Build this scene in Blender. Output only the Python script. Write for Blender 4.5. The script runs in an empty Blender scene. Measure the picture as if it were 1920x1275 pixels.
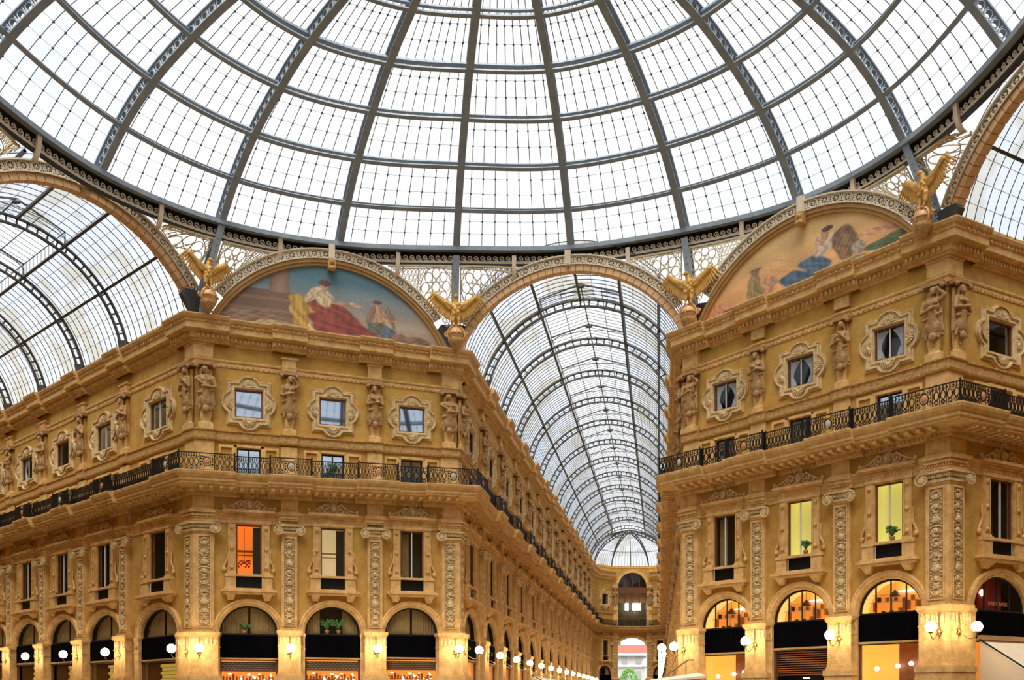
import bpy, bmesh, math, random
import numpy as np
from mathutils import Vector, Matrix
random.seed(7)
SC = bpy.context.scene
COL = SC.collection
EYE = 1.7                                # camera height; all z below are measured from the eye and lifted by EYE

# ------------------------------------------------------------------ camera, sky, exposure
cd = bpy.data.cameras.new('camera'); cam = bpy.data.objects.new('camera', cd); COL.objects.link(cam)
cam.location = (0, 0, EYE); cam.rotation_euler = (math.pi/2, 0, 0)
cd.sensor_width = 36; cd.lens = 1800/1920*36; cd.shift_y = (1320-637.5)/1920; cd.clip_end = 800
SC.camera = cam
SC.view_settings.view_transform = 'Standard'; SC.view_settings.look = 'None'
SC.view_settings.exposure = 0.55; SC.view_settings.gamma = 1.0; SC.view_settings.use_curve_mapping = False
wd = bpy.data.worlds.new('overcast_sky'); SC.world = wd; wd.use_nodes = True
wn = wd.node_tree.nodes; wl = wd.node_tree.links
bg = wn['Background']; bg.inputs['Strength'].default_value = .80
wt = wn.new('ShaderNodeTexCoord'); wno = wn.new('ShaderNodeTexNoise'); wno.inputs['Scale'].default_value = 3.0
wno.inputs['Detail'].default_value = 4
wr = wn.new('ShaderNodeValToRGB'); wr.color_ramp.elements[0].position = .35; wr.color_ramp.elements[1].position = .6
wr.color_ramp.elements[0].color = (.86, .91, 1, 1); wr.color_ramp.elements[1].color = (1, .99, .97, 1)
wl.new(wt.outputs['Generated'], wno.inputs['Vector']); wl.new(wno.outputs['Fac'], wr.inputs['Fac']); wl.new(wr.outputs['Color'], bg.inputs['Color'])
sd = bpy.data.lights.new('soft_sun', 'SUN'); sd.energy = 3.3; sd.angle = math.radians(40); sd.color = (1, .95, .86)
so = bpy.data.objects.new('soft_sun', sd); COL.objects.link(so); so.rotation_euler = (math.radians(27), 0, math.radians(-10))
SC.cycles.use_denoising = True
SC.cycles.max_bounces = 6; SC.cycles.diffuse_bounces = 4; SC.cycles.transparent_max_bounces = 24
SC.cycles.sample_clamp_indirect = 6

# ------------------------------------------------------------------ materials
M = {}
def mat(name, col, rough=.7, metal=0, col2=None, scale=1.5, bump=0, bscale=12, emit=None, estr=0, contrast=(.35, .65)):
    m = bpy.data.materials.new(name); m.use_nodes = True; n = m.node_tree.nodes; l = m.node_tree.links
    b = n['Principled BSDF']; b.inputs['Roughness'].default_value = rough; b.inputs['Metallic'].default_value = metal
    b.inputs['Base Color'].default_value = (*col, 1)
    if col2 or bump:
        g = n.new('ShaderNodeNewGeometry')
    if col2:
        t = n.new('ShaderNodeTexNoise'); t.inputs['Scale'].default_value = scale; t.inputs['Detail'].default_value = 8; t.inputs['Roughness'].default_value = .7
        l.new(g.outputs['Position'], t.inputs['Vector'])
        r = n.new('ShaderNodeValToRGB'); r.color_ramp.elements[0].position = contrast[0]; r.color_ramp.elements[1].position = contrast[1]
        r.color_ramp.elements[0].color = (*col, 1); r.color_ramp.elements[1].color = (*col2, 1)
        l.new(t.outputs['Fac'], r.inputs['Fac']); l.new(r.outputs['Color'], b.inputs['Base Color'])
    if bump:
        t2 = n.new('ShaderNodeTexNoise'); t2.inputs['Scale'].default_value = bscale; t2.inputs['Detail'].default_value = 4
        l.new(g.outputs['Position'], t2.inputs['Vector'])
        bp = n.new('ShaderNodeBump'); bp.inputs['Strength'].default_value = bump; bp.inputs['Distance'].default_value = .05
        l.new(t2.outputs['Fac'], bp.inputs['Height']); l.new(bp.outputs['Normal'], b.inputs['Normal'])
    if emit:
        b.inputs['Emission Color'].default_value = (*emit, 1); b.inputs['Emission Strength'].default_value = estr
    M[name] = m; return m
mat('plaster', (.45, .245, .042), .85, col2=(.62, .37, .085), scale=1.2, bump=.25, bscale=14)
mat('stone', (.58, .33, .105), .75, col2=(.85, .57, .235), scale=2.5, bump=.35, bscale=18)
mat('stone_band', (.36, .19, .05), .8, col2=(.70, .43, .15), scale=7, bump=.8, bscale=22)
mat('carved', (.55, .38, .17), .75, col2=(.88, .68, .38), scale=5, bump=.6, bscale=25)
mat('relief_ground', (.36, .23, .09), .85, col2=(.46, .31, .13), scale=6)
mat('statue', (.30, .165, .055), .7, col2=(.55, .33, .13), scale=5, bump=.5, bscale=30)
mat('gilt', (.52, .27, .045), .45, .25, col2=(.76, .46, .12), scale=4, bump=.4, bscale=20)
mat('globe_gilt', (.62, .35, .14), .5, .1, col2=(.75, .45, .20), scale=3)
mat('iron_blue', (.22, .29, .36), .5, .1, col2=(.33, .38, .43), scale=2)
mat('iron_dark', (.055, .062, .066), .5, .3, col2=(.09, .095, .10), scale=3)
mat('iron_black', (.012, .012, .013), .45, .4)
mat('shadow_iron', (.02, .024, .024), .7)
mat('cream_iron', (.70, .60, .43), .6, col2=(.82, .73, .57), scale=4)
mat('lattice_iron', (.60, .50, .28), .6, col2=(.74, .64, .40), scale=4)
mat('tile_terracotta', (.70, .44, .22), .7, col2=(.80, .54, .30), scale=3)
mat('tile_cream', (.85, .68, .45), .6)
mat('arch_mould', (.38, .22, .07), .7, col2=(.50, .30, .10), scale=2)
mat('frame_brown', (.16, .06, .025), .5)
mat('frame_white', (.75, .75, .72), .5)
mat('frame_black', (.006, .006, .006), .5)
mat('sign_black', (.002, .002, .003), 1.0); M['sign_black'].node_tree.nodes['Principled BSDF'].inputs['Specular IOR Level'].default_value = .02
mat('room_dark', (.015, .012, .01), .9)
mat('room_olive', (.09, .08, .04), .9)
mat('curtain_white', (.75, .78, .80), .9)
mat('curtain_brown', (.42, .29, .12), .9, col2=(.55, .40, .18), scale=5)
mat('curtain_red', (.25, .01, .006), .8, col2=(.35, .02, .01), scale=4)
mat('leaf', (.05, .16, .04), .6, col2=(.12, .30, .08), scale=9)
mat('leaf_bright', (.12, .35, .05), .6, col2=(.2, .5, .08), scale=3)
mat('pot', (.35, .16, .07), .8)
mat('flower_red', (.45, .015, .02), .6)
mat('wood', (.25, .08, .025), .5, col2=(.38, .13, .04), scale=6)
mat('tile_dark', (.05, .035, .03), .3)
mat('fabric_beige', (.80, .68, .50), .85, col2=(.85, .74, .57), scale=1)
mat('medallion_red', (.55, .22, .13), .5)
mat('medallion_grey', (.42, .45, .44), .5)
mat('brass', (.35, .22, .08), .35, .8)
mat('floor_marble', (.10, .075, .05), .3, col2=(.16, .125, .085), scale=.4)
mat('pale_facade', (.62, .60, .58), .8, col2=(.7, .68, .66), scale=1)
mat('roof_red', (.45, .10, .07), .8, col2=(.55, .15, .1), scale=4)
mat('white_marble', (.8, .8, .8), .6)
mat('bark', (.10, .06, .03), .9)
mat('globe_lit', (1, .9, .7), .4, emit=(1, .80, .50), estr=32)
mat('small_light', (1, .9, .7), .4, emit=(1, .93, .80), estr=3.5)
mat('white_light', (1, 1, 1), .4, emit=(1, .97, .9), estr=5)
mat('lit_orange', (.9, .4, .1), .9, emit=(1, .27, .03), estr=.42)
mat('lit_warm', (.9, .6, .3), .9, emit=(1, .58, .18), estr=.7)
mat('lit_cream', (.9, .7, .45), .9, emit=(1, .74, .34), estr=.42)
mat('lit_yellow', (.8, .8, .3), .9, emit=(.70, .60, .20), estr=.36)
mat('lit_shop', (.8, .45, .12), .9, emit=(1, .34, .05), estr=.36)
mat('lit_gold', (.6, .36, .08), .9, emit=(.95, .50, .08), estr=.5)
mat('lit_brick', (.5, .38, .1), .8, col2=(.65, .5, .15), scale=8, emit=(.75, .50, .08), estr=.32)
def glassmat(name, tint, fac, gl=(1, 1, 1)):
    m = bpy.data.materials.new(name); m.use_nodes = True; n = m.node_tree.nodes; l = m.node_tree.links; n.clear()
    o = n.new('ShaderNodeOutputMaterial'); mx = n.new('ShaderNodeMixShader'); t = n.new('ShaderNodeBsdfTransparent'); g = n.new('ShaderNodeBsdfGlossy')
    t.inputs['Color'].default_value = (*tint, 1); g.inputs['Color'].default_value = (*gl, 1); g.inputs['Roughness'].default_value = .03; mx.inputs[0].default_value = fac
    l.new(t.outputs[0], mx.inputs[1]); l.new(g.outputs[0], mx.inputs[2]); l.new(mx.outputs[0], o.inputs[0]); M[name] = m
glassmat('roof_glass', (.96, .97, .98), .04)
glassmat('vault_glass', (.80, .83, .88), .05)
_vm = M['vault_glass']; _n = _vm.node_tree.nodes; _l = _vm.node_tree.links
_g = _n.new('ShaderNodeNewGeometry'); _t = _n.new('ShaderNodeTexNoise'); _t.inputs['Scale'].default_value = .35; _t.inputs['Detail'].default_value = 3
_r = _n.new('ShaderNodeValToRGB'); _r.color_ramp.elements[0].position = .42; _r.color_ramp.elements[0].color = (.76, .74, .66, 1); _r.color_ramp.elements[1].position = .50; _r.color_ramp.elements[1].color = (.88, .91, .96, 1)
_l.new(_g.outputs['Position'], _t.inputs['Vector']); _l.new(_t.outputs['Fac'], _r.inputs['Fac']); _l.new(_r.outputs['Color'], [x for x in _n if x.type == 'BSDF_TRANSPARENT'][0].inputs['Color'])
glassmat('window_glass', (.9, .92, .95), .10)
glassmat('mirror_glass', (.5, .6, .7), .55, (.72, .84, 1))
glassmat('dark_glass', (.8, .8, .8), .05, (.8, .85, .9))

# ------------------------------------------------------------------ mesh helpers
class MB:
    def __init__(s, f=None): s.v = []; s.q = []; s.f = f; s.mi = []; s.m = 0; s.sm = []; s.smooth = False
    def pt(s, p):
        if s.f: p = s.f(*p)
        s.v.append((p[0], p[1], p[2])); return len(s.v)-1
    def face(s, ids): s.q.append(tuple(ids)); s.mi.append(s.m); s.sm.append(s.smooth)
    def quad(s, *ps): s.face([s.pt(p) for p in ps])
    def box(s, x0, x1, y0, y1, z0, z1, nx=1):
        xs = [x0+(x1-x0)*i/nx for i in range(nx+1)]
        if s.f and getattr(s.f, 'fold', False) and x0 < -1e-6 and x1 > 1e-6: xs = [x0, 0, x1]
        c = [[s.pt((x, y, z)) for (y, z) in ((y0, z0), (y1, z0), (y1, z1), (y0, z1))] for x in xs]
        for a, b in zip(c, c[1:]):
            for k in range(4): s.face((a[k], b[k], b[(k+1) % 4], a[(k+1) % 4]))
        s.face(c[0][::-1]); s.face(c[-1])
    def grid(s, rows, close=False):
        ids = [[s.pt(p) for p in r] for r in rows]
        for a, b in zip(ids, ids[1:]):
            n = len(a)
            for k in range(n if close else n-1): s.face((a[k], a[(k+1) % n], b[(k+1) % n], b[k]))
        return ids
    def tube(s, pts, r, n=4, r1=None, closed=False):
        P = [Vector(p) for p in pts]; rows = []; N = len(P)
        for i, p in enumerate(P):
            t = (P[(i+1) % N if closed else min(i+1, N-1)]-P[(i-1) % N if closed else max(i-1, 0)])
            if t.length < 1e-9: t = Vector((0, 0, 1))
            t.normalize(); a = Vector((0, 1, 0)) if abs(t.y) < .8 else Vector((0, 0, 1))
            u = t.cross(a).normalized(); w = t.cross(u)
            rr = r if r1 is None else r+(r1-r)*i/max(1, N-1)
            rows.append([tuple(p+(u*math.cos(k*2*math.pi/n+.785)+w*math.sin(k*2*math.pi/n+.785))*rr) for k in range(n)])
        if closed: rows.append(rows[0])
        s.grid(rows, True)
    def ell(s, c, r, n=8, m=5):
        rows = []
        for i in range(m+1):
            a = -math.pi/2+math.pi*i/m
            rows.append([(c[0]+r[0]*math.cos(a)*math.cos(k*2*math.pi/n), c[1]+r[1]*math.cos(a)*math.sin(k*2*math.pi/n), c[2]+r[2]*math.sin(a)) for k in range(n)])
        sm = s.smooth; s.smooth = True; s.grid(rows, True); s.smooth = sm
    def lathe(s, c, prof, n=16):
        sm = s.smooth; s.smooth = True
        s.grid([[(c[0]+r*math.cos(k*2*math.pi/n), c[1]+r*math.sin(k*2*math.pi/n), c[2]+z) for k in range(n)] for r, z in prof], True); s.smooth = sm
    def mesh(s, name, *mats):
        me = bpy.data.meshes.new(name); me.from_pydata(s.v, [], s.q)
        for m in mats: me.materials.append(M[m] if isinstance(m, str) else m)
        me.polygons.foreach_set('material_index', s.mi); me.polygons.foreach_set('use_smooth', s.sm); me.update()
        return me
def tag(o, label=None, cat=None, group=None, kind=None):
    if label: o['label'] = label
    if cat: o['category'] = cat
    if group: o['group'] = group
    if kind: o['kind'] = kind
    return o
def link(name, data=None, parent=None, **k):
    o = bpy.data.objects.new(name, data); COL.objects.link(o)
    if parent: o.parent = parent
    tag(o, **k); return o
def spiral(cx, cz, r, turns=1.6, a0=0, sgn=1, y=0, n=16, r0=.15):
    return [(cx+r*(r0+(1-r0)*t)*math.cos(a0+sgn*turns*2*math.pi*(1-t)), y, cz+r*(r0+(1-r0)*t)*math.sin(a0+sgn*turns*2*math.pi*(1-t))) for t in [i/n for i in range(n+1)]]
def sculpt(name, shapes, voxel, material, smooth=2):
    """clay sculpture: ellipsoids and capsules fused into ONE continuous surface"""
    mb = MB()
    for sh in shapes:
        if sh[0] == 'e':                                   # ellipsoid centre, radii, euler
            _, c, r, rot = sh if len(sh) == 4 else (*sh, (0, 0, 0))
            R = Matrix.Rotation(rot[2], 3, 'Z') @ Matrix.Rotation(rot[1], 3, 'Y') @ Matrix.Rotation(rot[0], 3, 'X')
            mb.f = lambda x, y, z, R=R, c=c: tuple(R @ Vector((x, y, z))+Vector(c)); mb.ell((0, 0, 0), r, 14, 9)
        elif sh[0] == 'c':                                 # capsule p0 p1 r0 r1
            mb.f = None; _, a, b, r0, r1 = sh; a = Vector(a); b = Vector(b)
            mb.ell(a, (r0,)*3, 10, 6); mb.ell(b, (r1,)*3, 10, 6)
            d = (b-a).normalized(); q = Vector((0, 0, 1)).rotation_difference(d); L = (b-a).length
            rows = [[tuple(a+q @ Vector((r*math.cos(k*.6283), r*math.sin(k*.6283), z))) for k in range(10)] for r, z in ((.01, 0), (r0, 0), (r1, L), (.01, L))]
            mb.grid(rows, True)
        elif sh[0] == 'b':
            mb.f = None; mb.box(*sh[1:])
    me = mb.mesh(name+'_clay', material); o = bpy.data.objects.new(name, me); COL.objects.link(o)
    md = o.modifiers.new('r', 'REMESH'); md.mode = 'VOXEL'; md.voxel_size = voxel; md.use_smooth_shade = True
    sm = o.modifiers.new('s', 'SMOOTH'); sm.iterations = smooth; sm.factor = .5
    dg = bpy.context.evaluated_depsgraph_get(); dg.update()
    out = bpy.data.meshes.new_from_object(o.evaluated_get(dg)); out.name = name
    bpy.data.objects.remove(o); bpy.data.meshes.remove(me)
    out.materials.clear(); out.materials.append(M[material]); return out

class Template:
    """parts = [(name, mesh, parent index or None, matrix or None, label or None)]"""
    def __init__(s, parts): s.parts = parts
    def inst(s, name, matrix, label, cat, group=None, kind=None, extra=(), skip=()):
        r = bpy.data.objects.new(name, None); COL.objects.link(r); r.empty_display_size = .3
        r.matrix_world = matrix; tag(r, label, cat, group, kind); made = []
        for i, p in enumerate(list(s.parts)+list(extra)):
            if p[0] in skip: made.append(None); continue
            o = bpy.data.objects.new(p[0], p[1]); COL.objects.link(o)
            o.parent = made[p[2]] if p[2] is not None else r
            if len(p) > 3 and p[3] is not None: o.matrix_local = p[3]
            if len(p) > 4 and p[4]: o['label'] = p[4]
            made.append(o)
        return r

# ------------------------------------------------------------------ the walls' lines
NOM = (0, 4.3, 13.2, 20.2)
class Chain:
    def __init__(s, pts, lv):
        s.p = [np.array(p, float) for p in pts]; s.lv = lv; s.s = [0]
        for a, b in zip(s.p, s.p[1:]): s.s.append(s.s[-1]+float(np.hypot(*(b-a))))
        s.d = [(b-a)/np.hypot(*(b-a)) for a, b in zip(s.p, s.p[1:])]
        s.n = [np.array((d[1], -d[0])) for d in s.d]
    def seg(s, x):
        for i in range(len(s.d)):
            if x <= s.s[i+1]+1e-9: return i
        return len(s.d)-1
    def zz(s, i, t, z):
        if z <= 0: return z+EYE
        def mp(l):
            L = (0,)+l
            for k in range(3):
                if z <= NOM[k+1] or k == 2:
                    if k == 2 and z > NOM[3]: return L[3]+(z-NOM[3])
                    return L[k]+(z-NOM[k])*(L[k+1]-L[k])/(NOM[k+1]-NOM[k])
        t = min(1, max(0, t)); return (1-t)*mp(s.lv[i])+t*mp(s.lv[i+1])+EYE
    def P(s, x, d, z, i=None):
        if i is None: i = s.seg(x)
        t = (x-s.s[i])/(s.s[i+1]-s.s[i]); q = s.p[i]+s.d[i]*(x-s.s[i])+s.n[i]*d
        return (q[0], q[1], s.zz(i, t, z))
    def V(s, i, d, z):                                     # mitred corner
        if i == 0: return s.P(s.s[0], d, z, 0)
        if i == len(s.d): return s.P(s.s[-1], d, z, i-1)
        a, b = s.n[i-1], s.n[i]; m = (a+b)/(1+a @ b); q = s.p[i]+m*d
        return (q[0], q[1], s.zz(i, 0, z) if i < len(s.d) else s.zz(i-1, 1, z))
    def mtx(s, x, d, z0, z1=None, sx=1, i=None):
        if i is None: i = s.seg(x)
        p = s.P(x, d, z0, i); sz = (s.P(x, d, z1, i)[2]-p[2])/(z1-z0) if z1 else 1
        a = math.atan2(s.d[i][1], s.d[i][0])
        return Matrix.Translation(p) @ Matrix.Rotation(a, 4, 'Z') @ Matrix.Diagonal((sx, 1, sz, 1))
    def fold(s, i, w):                                     # (x,-d,z) around corner i, x in [-w,w]
        def f(x, y, z):
            d = -y; c = s.V(i, d, z)
            if abs(x) < 1e-6: return c
            if x < 0: e = s.P(s.s[i]-w, d, z, i-1)
            else: e = s.P(s.s[i]+w, d, z, i)
            t = abs(x)/w; return tuple(c[k]+(e[k]-c[k])*t for k in range(3))
        f.fold = True; return f

C0, C1, C2, C3 = (-17.4, 52.9), (-3.34, 57.3), (9.9, 54.5), (19.9, 43.9)
CM, C4 = (-25.6, 42.6), (24.0, 30.9)
F1, F2 = (12.33, 150.0), (24.4, 150.0)
dL = np.array((-.7395, .6731)); dR = np.array((.872, .4895))
LL, LR = 38.0, 26.0
lv0, lv1, lv2, lv3 = (4.06, 13.0, 20.4), (4.33, 13.2, 20.0), (4.32, 13.3, 20.1), (4.66, 13.7, 20.9)
lvL, lvF, lvR = (4.7, 13.0, 20.4), (5.0, 13.1, 20.8), (4.7, 14.0, 21.3)
A = Chain([tuple(np.array(C0)+dL*LL), C0, C1, F1], [lvL, lv0, lv1, lvF])
B = Chain([F2, C2, C3, tuple(np.array(C3)+dR*LR)], [lvF, lv2, lv3, lvR])
E1, E2 = (16.6, 157.5), (22.9, 157.5)
EW = Chain([F1, (13.6, 154.6), E1, E2, (25.3, 154.6), F2], [lvF]*6)
sA0, sA1, sB1, sB2 = A.s[1], A.s[2], B.s[1], B.s[2]
RUNS = {   # name: chain, s of window centres, s of mid pilasters
 'left': (A, 0, [sA0-t for t in (4.2, 11.1, 17.2, 23.2, 29.1)], [sA0-t for t in (8.2, 14.1, 20.2, 26.1, 32.1)]),
 'facade_left': (A, 1, [sA0+t for t in (2.8, 7.45, 12.05)], [sA0+t for t in (5.0, 9.85)]),
 'centre_left': (A, 2, [sA1+4.1+6.75*k for k in range(14)], [sA1+7.5+6.75*k for k in range(13)]),
 'centre_right': (B, 0, [sB1-4.1-6.75*k for k in range(13)], [sB1-7.5-6.75*k for k in range(13)]),
 'facade_right': (B, 1, [sB1+t for t in (2.6, 7.15, 11.85)], [sB1+t for t in (4.75, 9.5)]),
 'right': (B, 2, [sB2+t for t in (3.9, 11.1, 17.8)], [sB2+t for t in (7.6, 14.4, 21.2)]),
}
WHERE = {'left': 'left arcade wall', 'facade_left': 'left corner facade', 'centre_left': "central arcade's left wall", 'centre_right': "central arcade's right wall", 'facade_right': 'right corner facade', 'right': 'right arcade wall'}
SXR = {'left': 1.38, 'facade_left': 1.0, 'centre_left': 1.28, 'centre_right': 1.28, 'facade_right': 1.0, 'right': 1.28}
ORD = ['first', 'second', 'third', 'fourth', 'fifth', 'sixth', 'seventh', 'eighth', 'ninth', 'tenth', 'eleventh', 'twelfth', 'thirteenth', 'fourteenth', 'fifteenth']
def where(run, i):
    n = ORD[i]
    if run.startswith('facade'): return ['leftmost', 'middle', 'rightmost'][i]+' bay of the '+WHERE[run]
    return n+' bay along the '+WHERE[run]
def whp(run, i):
    if run.startswith('facade'): return ('left' if i == 0 else 'right')+' inner pier of the '+WHERE[run]
    return ORD[i]+' pier along the '+WHERE[run]
CORN = [(A, 1, 'left facade and left arcade'), (A, 2, 'left facade and central arcade'), (B, 1, 'right facade and central arcade'), (B, 2, 'right facade and right arcade')]

def sweep(mb, ch, path, prof):
    rows = []
    for (x, e, vi) in path:
        rows.append([(ch.V(vi, d+e, z) if vi is not None else ch.P(x, d+e, z, None)) for d, z in prof])
    mb.grid(rows)
def bpath(ch, x0, x1, iv, e):
    """path along the chain from x0 to x1 stepping forward by e on the intervals iv"""
    ev = [(x0, None)]+[(ch.s[i], i) for i in range(1, len(ch.s)-1) if x0 < ch.s[i] < x1]
    out = []
    inside = lambda x: any(a-1e-6 <= x <= b+1e-6 for a, b in iv)
    pts = [(x0, 0, None)]
    for a, b in sorted(iv):
        a2, b2 = max(a, x0), min(b, x1)
        if a2 >= b2: continue
        if a > x0: pts += [(a, 0, None), (a, e, None)]
        else: pts[0] = (x0, e, None)
        pts += [(b2, e, None)]
        if b < x1: pts.append((b, 0, None))
    if pts[-1][0] < x1: pts.append((x1, 0, None))
    for x, i in ev[1:]:
        k = max(j for j in range(len(pts)) if pts[j][0] < x-1e-9)
        pts.insert(k+1, (x, e if inside(x) else 0, i))
    return pts
def ivs(ch, mid, cor):
    o = []
    for r, (c, _, w, p) in RUNS.items():
        if c is ch: o += [(x-mid, x+mid) for x in p]
    for c, i, _ in CORN:
        if c is ch: o.append((ch.s[i]-cor, ch.s[i]+cor))
    return sorted(o)

# ------------------------------------------------------------------ setting: floor, walls with their openings
mb = MB(); mb.quad((-90, -6, 0), (90, -6, 0), (90, 240, 0), (-90, 240, 0))
link('floor', mb.mesh('floor', 'floor_marble'), label='pale marble floor of the octagon and the arcades', cat='floor', kind='structure')

AR, AZ = 1.58, 4.1                                         # shop arches: radius, springing
def wall_mesh(ch, x0, x1, cents, sx=1.0, top=21.0):
    AR = 1.58*sx; mb = MB(); P = lambda x, z, d=0: ch.P(x, d, z, ch.seg((x0+x1)/2))
    def rect(a, b, z0, z1):
        if b-a < .01: return
        n = max(1, int((b-a)/6)); xs = [a+(b-a)*i/n for i in range(n+1)]
        for u, v in zip(xs, xs[1:]): mb.face([mb.pt(P(u, z0)), mb.pt(P(v, z0)), mb.pt(P(v, z1)), mb.pt(P(u, z1))])
    cs = sorted(cents)
    def band(z0, z1, w):
        x = x0
        for c in cs:
            rect(x, c-w, z0, z1); x = c+w
        rect(x, x1, z0, z1)
    band(-1.7, AZ, AR); band(AZ, 5.75, AR)
    for c in cs:
        arc = [(c-AR*math.cos(math.pi*k/20), AZ+1.58*math.sin(math.pi*k/20)) for k in range(21)]
        for a, b in zip(arc, arc[1:]): mb.face([mb.pt(P(*a)), mb.pt(P(*b)), mb.pt(P(b[0], 5.75)), mb.pt(P(a[0], 5.75))])
    lv = [(5.75, 6.6, 0), (6.6, 10.2, .7), (10.2, 12.6, 0), (12.6, 14.4, .66), (14.4, 16.0, 0), (16.0, 17.6, .74), (17.6, top, 0)]
    for z0, z1, w in lv:
        if w: band(z0, z1, w*sx)
        else: rect(x0, x1, z0, z1)
    return mb
WALLN = {'left': 'wall_left_arcade', 'facade_left': 'wall_left_facade', 'centre_left': 'wall_central_arcade_left', 'centre_right': 'wall_central_arcade_right', 'facade_right': 'wall_right_facade', 'right': 'wall_right_arcade'}
for r, (ch, i, cents, pil) in RUNS.items():
    mb = wall_mesh(ch, ch.s[i], ch.s[i+1], cents, SXR[r])
    link(WALLN[r], mb.mesh('wall', 'plaster'), label='ochre plaster '+WHERE[r], cat='wall', kind='structure')

# the rest of the hall, around and behind the camera
C5, C6 = (11.5, 17.0), (-11.5, 17.5)
for nm, lab, pts in (('wall_left_arcade_near', 'near side of the left arcade', (tuple(np.array(CM)+dL*LL), CM)), ('wall_near_left_facade', 'near left corner facade', (CM, C6)),
                     ('wall_near_arcade_left', 'left side of the near arcade', (C6, (-11.5, -30))), ('wall_near_end', 'end of the near arcade', ((-11.5, -30), (11.5, -30))), ('wall_near_arcade_right', 'right side of the near arcade', ((11.5, -30), C5)),
                     ('wall_near_right_facade', 'near right corner facade', (C5, C4)), ('wall_right_arcade_near', 'near side of the right arcade', (C4, tuple(np.array(C4)+dR*LR))),
                     ('wall_left_arcade_end', 'far end of the left arcade', (tuple(np.array(CM)+dL*LL), tuple(np.array(C0)+dL*LL))), ('wall_right_arcade_end', 'far end of the right arcade', (tuple(np.array(C4)+dR*LR), tuple(np.array(C3)+dR*LR)))):
    mb = MB(); p, q = pts
    mb.quad((p[0], p[1], 0), (q[0], q[1], 0), (q[0], q[1], 27.9), (p[0], p[1], 27.9))
    link(nm, mb.mesh('wall', 'plaster'), label='ochre plaster wall, '+lab, cat='wall', kind='structure')

mb = MB(); mb.quad((-11.5, -30, 25.5), (11.5, -30, 25.5), (*C5, 25.5), (*C6, 25.5)); link('ceiling', mb.mesh('ceiling', 'vault_glass'), label='glass ceiling of the near arcade behind the camera', cat='ceiling', kind='structure')

# mouldings, one mesh per line of wall
def trim(name, ch, x0, x1, prof, iv, e, m, label, deco=None):
    mb = MB(); path = bpath(ch, x0, x1, iv, e); sweep(mb, ch, path, prof)
    if deco: deco(mb, ch, path)
    return link(name, mb.mesh(name, *m), label=label, cat='moulding', kind='structure')
def along(ch, path, step):
    for (a, e1, i1), (b, e2, i2) in zip(path, path[1:]):
        if b-a < .05 or e1 != e2: continue
        n = max(1, int((b-a-.06)/step)); sg = ch.seg((a+b)/2)
        for k in range(n): yield a+(k+.5)*(b-a)/n, e1, sg, (b-a)/n
def dentils(w, d0, d1, z0, z1, step, mi=0):
    def f(mb, ch, path):
        mb.m = mi
        for x, e, sg, st in along(ch, path, step):
            q = [[ch.P(x+sx*w/2, d+e, z, sg) for (d, z) in ((d0, z0), (d1, z0), (d1, z1), (d0, z1))] for sx in (-1, 1)]
            a = [mb.pt(p) for p in q[0]]; b = [mb.pt(p) for p in q[1]]
            mb.face(a); mb.face(b[::-1])
            for k in (0, 1): mb.face((a[k], b[k], b[k+1], a[k+1]))
        mb.m = 0
    return f
def multi(*fs):
    def f(mb, ch, path):
        for g in fs: g(mb, ch, path)
    return f
CORNICE = [(0, 19.72), (.10, 19.76), (.10, 19.84), (.22, 19.88), (.22, 20.12), (.34, 20.16), (.56, 20.22), (.60, 20.26), (.60, 20.56), (.66, 20.60), (.66, 20.70), (.78, 20.78), (.86, 20.92), (.86, 20.98), (-.45, 21.0)]
BEAD = [(0, 18.60), (.05, 18.62), (.05, 18.84), (.09, 18.86), (.12, 18.92), (.12, 18.99), (0, 19.02)]
STRING = [(0, 14.66), (.12, 14.70), (.15, 14.78), (.15, 15.12), (.22, 15.18), (.22, 15.24), (0, 15.28)]
SLAB = [(0, 11.62), (.18, 11.66), (.18, 11.84), (.30, 11.88), (.34, 12.02), (.40, 12.04), (1.12, 12.10), (1.12, 12.20), (1.20, 12.24), (1.20, 12.40), (1.28, 12.44), (1.36, 12.56), (1.40, 12.68), (1.40, 12.74), (0, 12.76)]
ARCHT = [(0, 10.25), (.06, 10.27), (.06, 10.45), (.10, 10.47), (.10, 10.62), (.16, 10.66), (.18, 10.76), (.26, 10.80), (.28, 10.90), (0, 10.94)]
tn = 1
for ch, nm in ((A, 'left'), (B, 'right')):
    x0, x1 = 0, ch.s[-1]
    trim('trim_%d' % tn, ch, x0, x1, CORNICE, ivs(ch, .95, 1.75), .28, ('stone',), 'upper dentilled stone cornice on the %s side of the octagon and its arcades' % nm,
         multi(dentils(.10, .22, .34, 19.92, 20.10, .22), dentils(.12, .66, .72, 20.62, 20.70, .30)))
    trim('trim_%d' % (tn+1), ch, x0, x1, BEAD, ivs(ch, .42, .9), .10, ('stone', 'stone_band'), 'thin beaded frieze moulding below the upper cornice, %s side' % nm,
         dentils(.12, .05, .09, 18.68, 18.80, .26))
    trim('trim_%d' % (tn+2), ch, x0, x1, STRING, ivs(ch, .5, 1.0), .14, ('stone_band',), 'ornamented string course above the balcony doors, %s side' % nm)
    trim('trim_%d' % (tn+3), ch, x0, x1, SLAB, ivs(ch, 1.2, 2.1), .30, ('stone',), 'projecting stone balcony slab on carved brackets, %s side' % nm,
         multi(dentils(.20, .36, 1.02, 11.90, 12.10, .44), dentils(.10, .18, .27, 11.72, 11.84, .2)))
    trim('trim_%d' % (tn+4), ch, x0, x1, ARCHT, ivs(ch, .60, 1.15), .22, ('stone',), 'architrave moulding above the lower pilasters, %s side' % nm,
         dentils(.06, .10, .15, 10.64, 10.72, .14))
    tn += 5
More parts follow.
